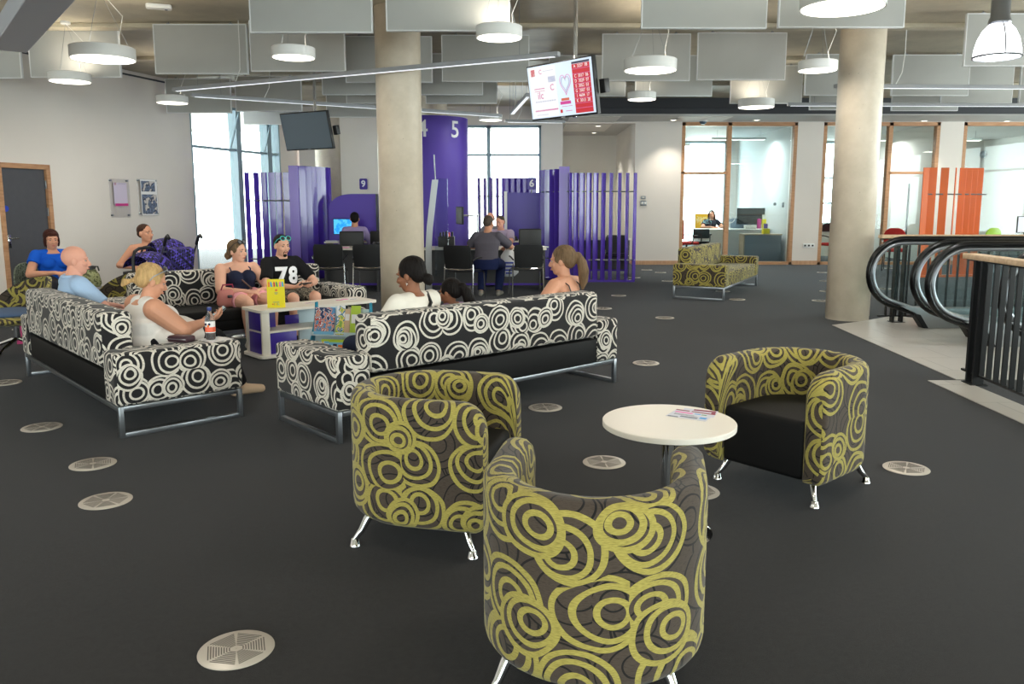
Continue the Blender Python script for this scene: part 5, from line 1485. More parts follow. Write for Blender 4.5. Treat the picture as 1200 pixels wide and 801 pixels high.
# ================================================================ SCREENS
t, R, w, h, pan = tv((.377, 8.22, 2.604), -.853, .16, .93, .54, 'hanging_screen', 'lit queue screen with a red list of numbers, hanging from a chrome pole', True)
def ov(x0, z0, x1, z1, m, name='picture', lay=0):
    b = MB(); b.span(((x0 - .5) * w, -.0042 - .0006 * lay, (z0 - .5) * h), ((x1 - .5) * w, -.0035, (z1 - .5) * h), M=R); return b.build(name, m, pan, 0)
def tx(s, x, z, size, m, lay=2, ax='CENTER', xs_=1.0):
    p = R @ Vector(((x - .5) * w, -.0045 - .0006 * lay, (z - .5) * h))
    return text_obj('lettering', s, size, m, pan, p, (PI / 2 + .16, 0, 0), .0002, ax=ax, bold=.0002, xs=xs_)
ov(.04, .05, .45, .95, E_wht)
ov(.70, .055, .955, .90, E_red, 'queue_list'); ov(.70, .905, .955, .94, E_navy)
for k in range(1, 10): ov(.70, .055 + .0845 * k - .004, .955, .055 + .0845 * k + .004, E_pink, 'rule', 1)
for k, s in enumerate(('A  3257  08', None, 'C  3017  06', 'D  3029  07', 'E  3052  03', 'G  3507  03', 'I  4604  17', 'K  3013  20')):
    if s: tx(s, .828, .86 - .0845 * k, .042, E_wht, xs_=.92)
ov(.07, .80, .13, .92, E_red); tx('C', .22, .86, .06, E_pink); ov(.26, .865, .42, .873, E_lil)
ov(.33, .66, .44, .76, E_lil); ov(.10, .56, .26, .575, E_pink); ov(.10, .52, .26, .532, E_pink); tx('ilc', .19, .44, .10, E_pink, ax='CENTER'); tx('C', .38, .56, .085, E_pink)
for k in range(9): ov(.10 + .036 * k, .325, .128 + .036 * k, .345, E_lil)
ov(.08, .16, .44, .185, E_pink); ov(.1, .09, .28, .1, E_lil)
hp = []
for k in range(41):
    a = 2 * PI * k / 40; hp.append((.0088 * 16 * math.sin(a) ** 3, .0125 * (13 * math.cos(a) - 5 * math.cos(2 * a) - 2 * math.cos(3 * a) - math.cos(4 * a)) ))
for sc_h, mm, r_ in ((.86, E_pink, .0026), (.66, E_lil, .004), (.56, E_pale, .003)):
    b = MB(); b.tube([R @ Vector((p[0] * sc_h * .62 + (.585 - .5) * w, -.005, p[1] * sc_h * .62 + (.60 - .5) * h)) for p in hp[:-1]], r_, 6, closed=True); b.build('heart_outline', mm, pan)
ov(.50, .30, .62, .345, E_or); ov(.48, .235, .64, .29, E_mag); ov(.50, .195, .66, .203, E_pink); ov(.47, .09, .505, .15, E_red); ov(.55, .11, .65, .12, E_pink)
tv((-3.14, 12.05, 2.535), -.528, .221, .93, .54, 'hanging_screen', 'switched-off dark screen hanging from a pole left of the middle column', False)

# ================================================================ PUSHCHAIR
CK = check_mat('pram_check', (92, 76, 190), (28, 25, 52), (150, 150, 150), 34)
t = thing('pushchair', 'purple checked pushchair with a raised hood beside the floral dressed woman', 'pushchair', (-4.33, 9.95, 0), math.radians(48)); t.scale = (.86, .86, 1.03)
def hood(b, c, R_, a0, a1, w):
    rings = []
    for k in range(13):
        a = a0 + (a1 - a0) * k / 12
        row = []
        for j in range(13):
            s = -1 + 2 * j / 12; rr = R_ * math.sqrt(max(.05, 1 - .35 * s * s))
            row.append((s * w, c[1] + rr * math.cos(a), c[2] + rr * math.sin(a)))
        rings.append(row)
    b.rings(rings, cap=False, ring_closed=False)
b = MB(); hood(b, (0, .08, .78), .27, .15, PI * .86, .21); b.build('hood', CK, t, 60)
b = MB(); b.tube([(-.22, .08 + .275 * math.cos(.15), .76), (-.23, .40, .85), (-.17, .43, .93), (0, .44, .95), (.17, .43, .93), (.23, .40, .85), (.22, .35, .76)], .016, 8); b.build('hood_rim', M['black'], t)
b = MB(); b.rings([[(-.20, y, z), (.20, y, z), (.2, y - .02, z - .05), (-.2, y - .02, z - .05)] for y, z in ((.42, .46), (.12, .42), (-.12, .56), (-.26, .95))]); b.build('seat_fabric', CK, t, 40)
b = MB(); b.rings([[(-.17, y, z), (.17, y, z), (.17, y - .12, z - .02), (-.17, y - .12, z - .02)] for y, z in ((-.14, .5), (-.24, .68), (-.3, .86), (-.3, .95))]); b.build('back_bag', CK, t, 40)
for s in (-1, 1):
    b = MB(); b.tube([(s * .23, .46, .12), (s * .23, .1, .45), (s * .23, -.24, .82), (s * .23, -.40, 1.0)], .013, 8); b.build('frame_tube', M['steel'], t)
    b = MB(); b.tube([(s * .23, -.34, .12), (s * .23, -.05, .42), (s * .23, .2, .62)], .012, 8); b.build('frame_tube', M['steel_dark'], t)
    b = MB(); b.tube([(s * .23, -.38, .98), (s * .23, -.44, 1.06), (s * .23, -.50, 1.09), (s * .23, -.54, 1.06)], .022, 10); b.build('grip', M['black'], t)
    for y in (.46, -.34):
        for o in (-.03, .03):
            b = MB(); b.tube([(s * .23 + o, y + .075 * math.cos(2 * PI * k / 20), .09 + .075 * math.sin(2 * PI * k / 20)) for k in range(20)], .016, 8, closed=True); b.cyl((s * .23 + o - .008, y, .09), (s * .23 + o + .008, y, .09), .05, 14); b.build('wheel', M['black'], t)
b = MB(); b.tube([(-.23, -.3, .9), (.23, -.3, .9)], .01, 8); b.build('crossbar', M['steel'], t)
b = MB(); b.box((.23, .36, .8), (.03, .04, .06), .006); b.build('red_clip', M['red'], t)
t = thing('infant_carrier', 'purple checked infant carrier with a black handle in front of the pushchair', 'baby carrier', (-4.30, 9.35, .0), math.radians(80))
b = MB(); b.box((0, 0, .46), (.34, .42, .03), .01)
for x in (-.15, .15):
    for y in (-.2, .2): b.cyl((x, y, 0), (x, y, .46), .014)
b.build('carry_stand', M['steel_dark'], t)
b = MB(); b.rings([[(w_ * math.cos(a), .05 + l_ * math.sin(a), z) for a in [2 * PI * k / 28 for k in range(28)]] for z, w_, l_ in ((.48, .12, .16), (.55, .18, .22), (.66, .2, .26), (.72, .2, .26), (.70, .17, .22), (.6, .13, .18), (.58, .02, .05))]); b.build('shell', M['black'], t, 50)
b = MB(); hood(b, (0, .02, .72), .235, .25, PI * .99, .2); b.build('hood', CK, t, 60)
b = MB(); b.tube([(s_, .05, z) for s_, z in ((-.22, .70), (-.22, .88), (-.18, .96), (-.1, .99), (.1, .99), (.18, .96), (.22, .88), (.22, .70))], .018, 10); b.build('carry_handle', M['black'], t)
b = MB(); b.box((.225, .05, .72), (.02, .07, .09), .006); b.build('red_button', M['red'], t)

# ================================================================ THINGS ON THE NEAR SOFA ARM
def sofaP(S, L_, a, f, z=0):
    """a metres from the sofa's left-hand end (seen from its front: +x end = 0 at -x), f metres forward of its back"""
    m = Matrix.Translation(S['c']) @ Matrix.Rotation(S['rz'], 4, 'Z')
    return m @ Vector((a - L_ / 2, f - .42, z))
bp = sofaP(SA, 2.62, 2.48, .70, .552)
t = thing('leaflet', 'white card lying on the arm of the left sofa, under the drink bottle', 'paper', (bp.x, bp.y, .551), SA['rz'] + .2)
b = MB(); b.span((-.09, -.07, 0), (.09, .1, .003)); b.build('sheet', M['paper'], t, 0)
t = thing('drink_bottle', 'clear plastic bottle of pink drink with a blue cap on the sofa arm', 'bottle', (bp.x - .02, bp.y, .5545))
b = MB(); b.lathe([(.028, 0), (.033, .006), (.034, .02), (.031, .06), (.034, .1), (.034, .14), (.028, .165), (.015, .185), (.013, .2), (.013, .208)], 24); b.build('bottle_body', mat('bottle_plastic', (240, 246, 248), .05, trans=.92, ior=1.2), t, 60)
b = MB(); b.lathe([(.001, .003), (.027, .003), (.031, .02), (.029, .045), (.001, .045)], 20, cap=False); b.build('drink', mat('pink_drink', (236, 90, 70), .15), t, 60)
b = MB(); b.lathe([(.0345, .05), (.0348, .052), (.0348, .128), (.0345, .13)], 24, cap=False); b.build('bottle_label', M['paper'], t, 60)
b = MB(); b.lathe([(.0352, .055), (.0354, .06), (.0354, .085), (.0352, .09)], 24, cap=False); b.build('label_print', mat('label_red', (236, 110, 80), .5), t, 60)
for a, z, mm in ((.2, .11, 'navy_ink'), (-.5, .11, 'navy_ink'), (.0, .098, 'orange_ink')):
    b = MB(); b.ball((.0345 * math.sin(a), -.0345 * math.cos(a), z), (.009, .004, .009), 10); b.build('label_emblem', M[mm], t)
b = MB(); b.lathe([(.015, .205), (.016, .207), (.016, .225), (.014, .228), (.001, .228)], 20, cap=False); b.build('cap', mat('cap_blue', (30, 50, 120), .4), t, 40)
pp = sofaP(SA, 2.62, 2.42, .50, .552)
t = thing('purse', 'dark purple purse on the sofa arm beside the blonde woman', 'purse', (pp.x, pp.y, .5515), SA['rz'] + .5)
b = MB(); b.box((0, 0, .024), (.17, .10, .046), .018, 3); b.build('purse_body', mat('purse_leather', (58, 36, 46), .4), t, 60)
b = MB(); b.tube([(-.08, -.051, .026), (.08, -.051, .026)], .003, 6); b.build('zip', M['steel'], t)

# ================================================================ OFFICES
def desk(lab, x0, x1, y0, y1, z=.74, front='white', top='white'):
    t = thing('office_desk', lab, 'desk', ((x0 + x1) / 2, (y0 + y1) / 2, 0), 0, 'office desks behind glass'); w, d = x1 - x0, y1 - y0
    b = MB(); b.box((0, 0, z - .0125), (w, d, .025), .004); b.build('worktop', M[top], t)
    b = MB(); b.span((-w / 2 + .05, -d / 2 + .03, .12), (w / 2 - .05, -d / 2 + .05, z - .026)); b.build('front_panel', M[front], t, 0)
    for x in (-w / 2 + .04, w / 2 - .04):
        b = MB(); b.span((x - .025, -d / 2 + .06, 0), (x + .025, d / 2 - .05, z - .026), .004); b.build('leg', M['alu'], t)
    return t
Yd = 22.6
desk('long white desk behind the first glazed screen', xs(816, Yd), xs(900, Yd), Yd - .4, Yd + .4, .8)
M['greyblue'] = mat('grey_blue_screen', (132, 146, 160), .7)
t = thing('desk_divider', 'grey blue divider along the back of the long office desk', 'divider', ((xs(855, Yd) + xs(894, Yd)) / 2, Yd + .42, .0))
b = MB(); b.span((-(xs(894, Yd) - xs(855, Yd)) / 2, -.02, .8), ((xs(894, Yd) - xs(855, Yd)) / 2, .02, 1.08), .004); b.build('panel', M['greyblue'], t)
b = MB(); b.span((-.6, -.03, 0), (-.56, .03, .8)); b.span((.56, -.03, 0), (.6, .03, .8)); b.build('stand', M['alu'], t)
monitor('black computer monitor on the long office desk behind glass', (xs(881, Yd + .2), Yd + .25, .80), PI, .78, .45, None)
t = thing('low_cabinet', 'low wood edged cabinet inside the first glazed office', 'cabinet', (xs(893, 21.3), 21.3, 0))
b = MB(); b.span((-.48, -.2, 0), (.48, .2, .68)); b.build('body', M['wall_grey'], t, 0)
b = MB(); b.span((-.5, -.22, .68), (.5, .22, .71), .003); b.span((-.5, -.22, 0), (-.47, .22, .68)); b.build('oak_edge', M['oak'], t, 0)
def smallbox(name, lab, p, d, m, cat, lid=None):
    t = thing(name, lab, cat, p)
    b = MB(); b.box((0, 0, d[2] / 2), d, .006); b.build('body', M[m], t)
    if lid: 
        b = MB(); b.rings([[(-.05, 0, d[2]), (.05, 0, d[2]), (.05, .01, d[2]), (-.05, .01, d[2])], [(-.06, 0, d[2] + .12), (.05, .02, d[2] + .12), (.05, .03, d[2] + .12), (-.06, .01, d[2] + .12)]]); b.build('tissue', M[lid], t)
t0 = None
smallbox('tissue_box', 'yellow box with a lilac tissue on the low office cabinet', (xs(898, 21.3), 21.25, .712), (.17, .14, .14), 'yellow', 'box', 'purple_light')
smallbox('tissue_box', 'yellow box with a white tissue on the long office desk divider side', (xs(899, Yd), Yd + .2, .802), (.13, .12, .26), 'yellow', 'box', 'paper')
smallbox('pen_pot', 'pink pen pot beside the yellow tissue box in the office', (xs(893, Yd), Yd + .2, .802), (.09, .09, .27), 'magenta', 'pot')
smallbox('tray_stack', 'white tray in front of the office monitor behind glass', (xs(879, Yd), Yd - .1, .802), (.3, .2, .1), 'offwhite', 'tray')
t = thing('desk_fan', 'white round desk fan left of the office monitor', 'fan', (xs(856, Yd), Yd, .80))
b = MB(); b.lathe([(.09, 0), (.08, .02), (.015, .03), (.015, .2)], 20); b.build('stand', M['white'], t)
b = MB(); b.tube([(.14 * math.cos(2 * PI * k / 28), 0, .3 + .14 * math.sin(2 * PI * k / 28)) for k in range(28)], .012, 8, closed=True); b.ball((0, -.01, .3), (.04, .03, .04), 12)
for k in range(10): b.tube([(0, -.03, .3), (.14 * math.cos(k * PI / 5), -.01, .3 + .14 * math.sin(k * PI / 5))], .003, 5)
b.build('cage', M['white'], t)
task_chair('swivel chair with black arms before the office desk', (xs(822, 21.6), 21.75), 0, M['black'], 'swivel office chairs', .25)
task_chair('red backed swivel chair at the left edge of the first glazed office', (xs(806, 21.2), 21.2), -1.2, M['red_seat'])
task_chair('yellow backed swivel chair of the woman in the office', (xs(826, 23.9), 23.95), PI, mat('mustard_fabric', (216, 170, 40), .8), 'swivel office chairs', .62, arms=False)
# second office
desk('white desk with a laptop in the second glazed office', xs(957, 21.8), xs(984, 21.8), 21.5, 22.3)
t = thing('laptop', 'grey laptop on the desk left of the escalator column', 'laptop', (xs(969, 21.7), 21.75, .742), PI - .3)
b = MB(); b.box((0, 0, .01), (.36, .25, .02), .005); b.build('keyboard_base', M['alu'], t)
b = MB(); b.box((0, 0, 0), (.36, .015, .25), .005, M=Matrix.Translation((0, .135, .13)) @ Matrix.Rotation(-.3, 4, 'X')); b.build('lid', M['steel_dark'], t)
def red_chair(lab, p, rz, m, arms=True, nm='visitor_chair'):
    t = thing(nm, lab, 'chair', (p[0], p[1], 0), rz, 'coloured chairs behind glass')
    b = MB(); b.box((0, 0, .46), (.48, .46, .07), .03, 3); b.build('seat', m, t, 50)
    b = MB(); b.prism(rrect(-.22, .0, .22, .40, .16, 8), .04, Matrix.Translation((0, -.20, .56)) @ Matrix.Rotation(PI / 2 + .12, 4, 'X'), .015, 2); b.build('backrest', m, t, 50)
    for s in (-1, 1):
        b = MB(); b.tube([(s * .22, .2, 0), (s * .22, .2, .43)], .012, 8); b.build('leg', M['black'], t)
        b = MB(); b.tube([(s * .22, -.24, 0), (s * .22, -.2, .43), (s * .2, -.24, .7)], .012, 8); b.build('leg', M['black'], t)
        if arms:
            b = MB(); b.tube([(s * .23, -.22, .64), (s * .27, -.05, .68), (s * .27, .15, .68)], .014, 8); b.build('armrest', M['black'], t)
red_chair('red chair partly behind the escalator column, left side', (xs(975, 20.9), 20.9), .5, M['red_seat'])
red_chair('red chair just right of the escalator column, behind the handrail loop', (xs(1052, 18.3), 18.3), -.5, M['red_seat'])
red_chair('lime green chair behind the orange fin screen', (xs(1156, 18.5), 18.5), .3, M['green_seat'], False)
desk('white desk with a monitor at the right edge behind the escalator', xs(1152, 18.2), xs(1290, 18.2), 17.6, 18.2, .74, 'graphite')
monitor('lit white computer monitor at the right edge, above the far balustrade', (xs(1207, 17.8), 17.85, .742), .25, .52, .36, E_scr)
t = thing('door_pull', 'tall dark bar standing inside the third glazed opening, right of the column', 'handle', (xs(1064, 21), 21, 0), 0)
b = MB(); b.cyl((0, 0, 0.02), (0, 0, 2.0), .025, 10); b.lathe([(.14, 0), (.14, .015), (.03, .025)], 20); b.build('pole', M['steel_dark'], t)
# white office door in the second room, wall fittings in the third
t = thing('wall_camera', 'small grey ball camera on the wall in the rightmost glazed office', 'camera', (xs(1152, 25.6), 25.86, at(1152, 179, 25.8)[2]))
b = MB(); b.cyl((0, .13, 0), (0, 0, 0), .03, 12); b.build('arm', M['steel'], t)
b = MB(); b.ball((0, -.05, -.05), .11, 16); b.build('ball', M['steel'], t)

for x0, x1, y, lab in ((bx(856), bx(925), 22.2, 'linear office lamp behind the right pane of the first glazed office'), (bx(803), bx(850), 24.5, 'linear office lamp above the writing woman behind glass'), (bx(1045), bx(1090), 22.5, 'linear office lamp in the middle glazed office'), (bx(1135), bx(1210), 22.5, 'linear office lamp in the rightmost glazed office')):
    t = thing('linear_pendant_lamp', lab, 'lamp', ((x0 + x1) / 2, y, 3.18), 0, 'linear office lamps')
    w_ = (x1 - x0); m = MB(); m.box((0, 0, .03), (w_, .14, .06), .005); m.build('profile', M['lamp_body'], t)
    m = MB(); m.box((0, 0, -.003), (w_ - .06, .11, .005)); m.build('diffuser', M['glow'], t)
    for k in (-.4, .4):
        m = MB(); m.cyl((k * w_, 0, .06), (k * w_, 0, .26), .004, 6); m.build('suspension_wire', M['steel'], t)
    l = bpy.data.lights.new('office_light', 'AREA'); l.shape = 'RECTANGLE'; l.size = w_; l.size_y = .11; l.energy = 70; l.color = (1, .97, .92)
    o = bpy.data.objects.new('office_light', l); COL.objects.link(o); o.parent = t; o.location = (0, 0, -.01)
# ================================================================ PEOPLE
V3 = Vector
def smat(n, c, r=.5): return mat(n, c, r, spec=.35, var=.03, vscale=14)
SK = dict(fair=smat('skin_fair', (222, 170, 146)), tan=smat('skin_tan', (204, 148, 120)), brown=smat('skin_brown', (140, 92, 68)), pink=smat('skin_pink', (226, 164, 142)))
def hmat(n, c, v=.28): return mat(n, c,   .62, spec=.14, var=v, vscale=55, bump=.9, bscale=75, stretch=(1, 1, .14))
HM = dict(blonde=hmat('hair_blonde', (190, 156, 108)), dark=hmat('hair_black', (24, 20, 19), .2), brown=hmat('hair_brown', (66, 44, 34)), mouse=hmat('hair_light_brown', (112, 90, 68), .35), grey=hmat('hair_grey_brown', (82, 72, 64)), red=hmat('hair_auburn', (60, 30, 24)))
def cloth(n, c, **k): return mat(n, c, .8, spec=.15, bump=.35, bscale=18, **k)
EYEW = mat('eye_white', (160, 148, 140), .5); IRIS = mat('eye_iris', (52, 36, 26), .2); LIP = mat('lip', (176, 92, 84), .45)
def remeshed(mb, name, m, parent, vox, smooth_it=4, dec=.5):
    me = bpy.data.meshes.new(name); mb.bm.to_mesh(me); mb.bm.free()
    o = bpy.data.objects.new('tmp_body', me); COL.objects.link(o)
    r = o.modifiers.new('r', 'REMESH'); r.mode = 'VOXEL'; r.voxel_size = vox; r.use_smooth_shade = True
    s = o.modifiers.new('s', 'SMOOTH'); s.factor = .5; s.iterations = smooth_it
    if dec < 1: d = o.modifiers.new('d', 'DECIMATE'); d.ratio = dec
    dg = bpy.context.evaluated_depsgraph_get()
    me2 = bpy.data.meshes.new_from_object(o.evaluated_get(dg))
    bpy.data.objects.remove(o); bpy.data.meshes.remove(me)
    me2.name = name; me2.materials.clear()
    me2.polygons.foreach_set('use_smooth', [True] * len(me2.polygons))
    return link_mesh(name, me2, m, parent)
def limb(b, pts, rr, seg=14, ball=True):
    b.tube(pts, rr, seg)
    if ball:
        for p, r in zip(pts, rr): b.ball(p, r, seg)
def torso_rings(b, J, inflate, z0, z1, g, fem, flat=0):
    prof = [(-.02, .150, .115), (.08, .172, .128), (.16, .158, .120), (.26, .138 if fem else .150, .105), (.36, .148 if fem else .165, .112), (.44, .158 if fem else .178, .112), (.505, .15 if fem else .17, .092), (.545, .095, .07), (.575, .06, .058)]
    rings = []
    def ev(z):
        for a, c in zip(prof, prof[1:]):
            if a[0] <= z <= c[0]:
                k = (z - a[0]) / (c[0] - a[0]); return a[1] + (c[1] - a[1]) * k, a[2] + (c[2] - a[2]) * k
        return prof[-1][1:] if z > prof[-1][0] else prof[0][1:]
    n = 14
    for i in range(n + 1):
        z = z0 + (z1 - z0) * i / n
        rx, ry = ev(z); rx = rx * (1 + (g - 1) * (1.0 if z < .4 else .5)) + inflate; ry = ry * (1 + (g - 1) * (1.25 if z < .4 else .5)) + inflate
        c = J['spine'](z)
        rings.append([(c[0] + rx * math.cos(2 * PI * k / 26), c[1] + ry * math.sin(2 * PI * k / 26) * (1 if math.sin(2 * PI * k / 26) > 0 else .92), c[2]) for k in range(26)])
    b.rings(rings)
    if fem and z0 < .38 and z1 > .40:
        for s in (-1, 1):
            c = J['spine'](.385); b.ball((c[0] + s * .072, c[1] + .085 * g, c[2]), (.066 * g + inflate * .7, .062 * g + inflate * .7, .062 * g + inflate * .7), 16)
def hand(b, w, d, n, curl, side, sc_=1.0):
    """w wrist, d finger direction, n palm-facing normal"""
    d = V3(d).normalized(); n = V3(n); n = (n - d * n.dot(d)).normalized(); x = d.cross(n) * side   # x towards the thumb
    w = V3(w)
    rings = []
    for t_, wd, th in ((0, .026, .02), (.03, .036, .018), (.06, .041, .017), (.085, .041, .014), (.095, .034, .010)):
        rings.append([w + d * t_ * sc_ + (x * wd * math.cos(2 * PI * k / 14) + n * th * math.sin(2 * PI * k / 14)) * sc_ for k in range(14)])
    b.rings(rings)
    for i, (ofs, L_) in enumerate(((.031, .070), (.0105, .080), (-.0105, .074), (-.031, .058))):
        p = w + (d * .085 + x * ofs) * sc_; a = 0; pts = [p - d * .02 * sc_, p]; dd = d + x * ofs * 1.2
        for k, f in enumerate((.45, .31, .24)):
            a += curl * (1, 1.1, .7)[k] + .05 * i
            dv_ = (dd * math.cos(a) + n * math.sin(a)).normalized()
            p = p + dv_ * L_ * f * sc_; pts.append(p)
        limb(b, pts, [.0095 * sc_, .0095 * sc_, .009 * sc_, .0082 * sc_, .007 * sc_], 9)
    p = w + (d * .03 + x * .03) * sc_
    q = p + (d * .032 + x * .024 + n * .014) * sc_; r = q + (d * .03 + x * .006 + n * .016 * (1 + curl)) * sc_; e = r + (d * .022 + n * .012) * sc_
    limb(b, [p, q, r, e], [.014 * sc_, .0125 * sc_, .0105 * sc_, .0085 * sc_], 9)
def head_prims(b, T, male, neck=True):
    def B(c, r, seg=20): b.ball(c, r, seg, M=T)
    B((0, -.012, .03), (.076, .097, .09)); B((0, .022, -.03), (.064, .074, .086)); B((0, .046, -.082), (.042 if male else .036, .04, .032))
    B((0, .03, -.075), (.056 if male else .05, .055, .038))
    for s in (-1, 1):
        B((s * .078, -.004, -.008), (.011, .021, .032), 12); B((s * .036, .066, -.022), (.026, .026, .022), 12)
        B((s * .028, .079, .024), (.024, .014, .010), 10)
    b.tube([T @ V3(p) for p in ((0, .084, .014), (0, .098, -.008), (0, .109, -.028), (0, .098, -.040))], [.009, .011, .0145, .010], 10)
    for s in (-1, 1): B((s * .010, .093, -.034), (.009, .010, .008), 8)
    B((0, .090, -.062), (.024, .013, .009), 10)
def hair_prims(b, T, style):
    def B(c, r, seg=20): b.ball(c, r, seg, M=T)
    def tube(pts, rr, seg=12): limb(b, [T @ V3(p) for p in pts], rr, seg)
    if style == 'short':
        B((0, -.024, .046), (.083, .096, .086)); B((0, -.055, .0), (.074, .062, .07))
    elif style == 'crop':
        B((0, -.022, .042), (.0805, .0985, .084)); B((0, -.05, -.002), (.074, .06, .06))
    elif style == 'ring':      # bald crown, short sides
        for s in (-1, 1): B((s * .062, -.04, .0), (.018, .05, .04), 14)
        B((0, -.085, .0), (.055, .025, .045), 14)
    elif style == 'bob':
        B((0, -.026, .046), (.09, .10, .09)); B((0, -.05, -.02), (.084, .07, .10))
        for s in (-1, 1): B((s * .074, .0, -.02), (.018, .04, .07), 14)
        B((0, .06, .075), (.06, .03, .028), 14)
    elif style in ('pony', 'bun', 'low_pony'):
        B((0, -.024, .046), (.086, .1, .088)); B((0, -.06, .0), (.076, .06, .068))
        for s in (-1, 1): B((s * .07, .0, .02), (.016, .05, .04), 14)
        if style == 'bun': B((0, -.125, -.055), (.045, .038, .042), 16); tube([(0, -.1, -.03), (.02, -.12, -.09)], [.03, .012])
        if style == 'low_pony':
            tube([(0, -.10, -.02), (0, -.13, -.035), (0, -.155, -.05)], [.025, .016, .02]); B((0, -.165, -.055), (.028, .026, .026), 14); B((0, -.175, -.075), (.016, .016, .022), 10)
        if style == 'pony':
            tube([(.0, -.085, .035), (.01, -.135, .03), (.02, -.16, -.03), (.035, -.165, -.10), (.04, -.155, -.18), (.03, -.145, -.24)], [.035, .034, .042, .046, .038, .014])
    elif style == 'slick':
        B((0, -.022, .042), (.081, .099, .084)); B((0, -.055, -.005), (.073, .056, .07))
    elif style == 'long':
        B((0, -.026, .046), (.09, .1, .09)); B((0, -.06, -.06), (.086, .06, .12))
        for s in (-1, 1): tube([(s * .075, .01, .04), (s * .085, .01, -.05), (s * .085, .02, -.15), (s * .07, .03, -.25)], [.022, .03, .034, .016])
NP = [0]
def person(label, loc, rz, zs=.41, slump=.82, lean=-.05, girth=1.0, fem=False, skin='fair', hair=None, hstyle='short', scale=1.0, head_yaw=0, head_pitch=0, head_roll=0, head_fwd=.03,
           arms=None, hands=None, legs=None, top=None, sleeve=.0, top_z=(.0, .52), bottom=None, leg_cover=1.0, shoes=None, straps=None, vox=.0055, name='person', group=None, lap=None):
    t = thing(name, label, 'person', (loc[0], loc[1], 0), rz, group)
    t.scale = (1, 1, 1)
    S = scale
    def spine(z):
        k = max(0, z) / .6
        return (0, lean * k - .03 * math.sin(PI * min(1, k)) * (1 - slump) * 4, zs + z * slump * S) if S == 1 else (0, lean * k, zs + z * slump * S)
    J = {'spine': spine}
    nb = V3(spine(.55)); hc = V3(spine(.55)) + V3((0, head_fwd * S, (.155) * S * (.94 if slump < .9 else 1)))
    sh = {s: V3(spine(.50)) + V3((s * .168 * S * (1 + (girth - 1) * .45), .0, 0)) for s in (-1, 1)}
    hp = {s: V3((s * .088 * S * girth, .02, zs + .085 * S)) for s in (-1, 1)}
    legs = legs or {}
    kn = {s: V3(legs.get(('k', s), (s * .13, .44 * S, zs + .075 * S))) for s in (-1, 1)}
    an = {s: V3(legs.get(('a', s), (s * .13, .46 * S, .085))) for s in (-1, 1)}
    toe = {s: an[s] + V3(legs.get(('t', s), (s * .02, .13 * S, -.055))) for s in (-1, 1)}
    arms = arms or {}
    el = {s: V3(arms.get(('e', s), (s * .24, .05, zs + .24 * S))) for s in (-1, 1)}
    wr = {s: V3(arms.get(('w', s), (s * .10, .27, zs + .20 * S))) for s in (-1, 1)}
    gl = 1 + (girth - 1) * .8
    b = MB()
    if S == 1: torso_rings(b, J, 0, -.02, .575, girth, fem)
    else:
        rr = []
        for z, rx, ry in ((-.02, .13, .1), (.1, .15, .11), (.26, .13, .1), (.42, .14, .095), (.5, .13, .08), (.57, .06, .055)):
            c = spine(z); rr.append([(c[0] + rx * S * math.cos(2 * PI * k / 22), c[1] + ry * S * math.sin(2 * PI * k / 22), c[2]) for k in range(22)])
        b.rings(rr)
    limb(b, [nb - V3((0, 0, .03)), nb + V3((0, head_fwd * .5 * S, .05 * S)), hc - V3((0, .012, .05 * S))], [.062 * S * (1.1 if not fem else .95), .054 * S * (1.12 if not fem else .95), .05 * S], 16)
    HT = Matrix.Translation(hc) @ Matrix.Rotation(head_yaw, 4, 'Z') @ Matrix.Rotation(head_pitch, 4, 'X') @ Matrix.Rotation(head_roll, 4, 'Y') @ Matrix.Diagonal((S ** .5, S ** .5, S ** .5, 1))
    head_prims(b, HT, not fem)
    ar = [.056 * S * gl, .050 * S * gl, .043 * S * gl, .041 * S * gl, .034 * S * (gl * .5 + .5), .024 * S]
    for s in (-1, 1):
        ul = [sh[s], sh[s].lerp(el[s], .5), el[s]]; fl_ = [el[s], el[s].lerp(wr[s], .4), wr[s]]
        limb(b, ul, ar[:3]); limb(b, fl_, ar[3:])
        limb(b, [V3(spine(.5)) + V3((s * .05, 0, .015)), sh[s] + V3((0, 0, .0))], [.06 * S, .054 * S])
        hd, hn, cu = (hands or {}).get(s, ((-s * .45, .85, -.1), (-s * .3, 0, -1), .35))
        hand(b, wr[s], hd, hn, cu, s if True else 1, S)
        limb(b, [hp[s], hp[s].lerp(kn[s], .5), kn[s]], [.092 * S * gl, .078 * S * gl, .058 * S * gl]); limb(b, [kn[s], kn[s].lerp(an[s], .35), an[s]], [.055 * S * gl, .056 * S * gl, .036 * S])
        limb(b, [an[s] - V3((0, .035 * S, .045)), an[s].lerp(toe[s], .55) - V3((0, 0, .01)), toe[s]], [.034 * S, .034 * S, .026 * S], 12)
    remeshed(b, 'body', SK[skin], t, vox, 3, .45)
    # face details
    if True:
        e = MB()
        for s in (-1, 1): e.ball((s * .029, .0765, .004), (.0135, .0092, .0068), 12, M=HT)
        eo = e.build('eyes', EYEW, t, 180)
        e = MB()
        for s in (-1, 1): e.ball((s * .029, .0838, .004), (.0056, .0028, .0058), 10, M=HT)
        e.build('iris', IRIS, eo, 180)
        e = MB(); e.ball((0, .1005, -.0575), (.020, .005, .0032), 12, M=HT); e.ball((0, .1005, -.0655), (.017, .005, .0038), 12, M=HT); e.build('lips', LIP, t, 180)
        if hair:
            e = MB()
            for s in (-1, 1): e.tube([HT @ V3(p) for p in ((s * .014, .093, .024), (s * .03, .0915, .029), (s * .046, .078, .023))], [.003, .0035, .002], 6)
            e.build('eyebrows', HM[hair], t, 180)
    if hair and hstyle != 'none':
        b = MB(); hair_prims(b, HT, hstyle); remeshed(b, 'hair', HM[hair], t, .006, 3, .5)
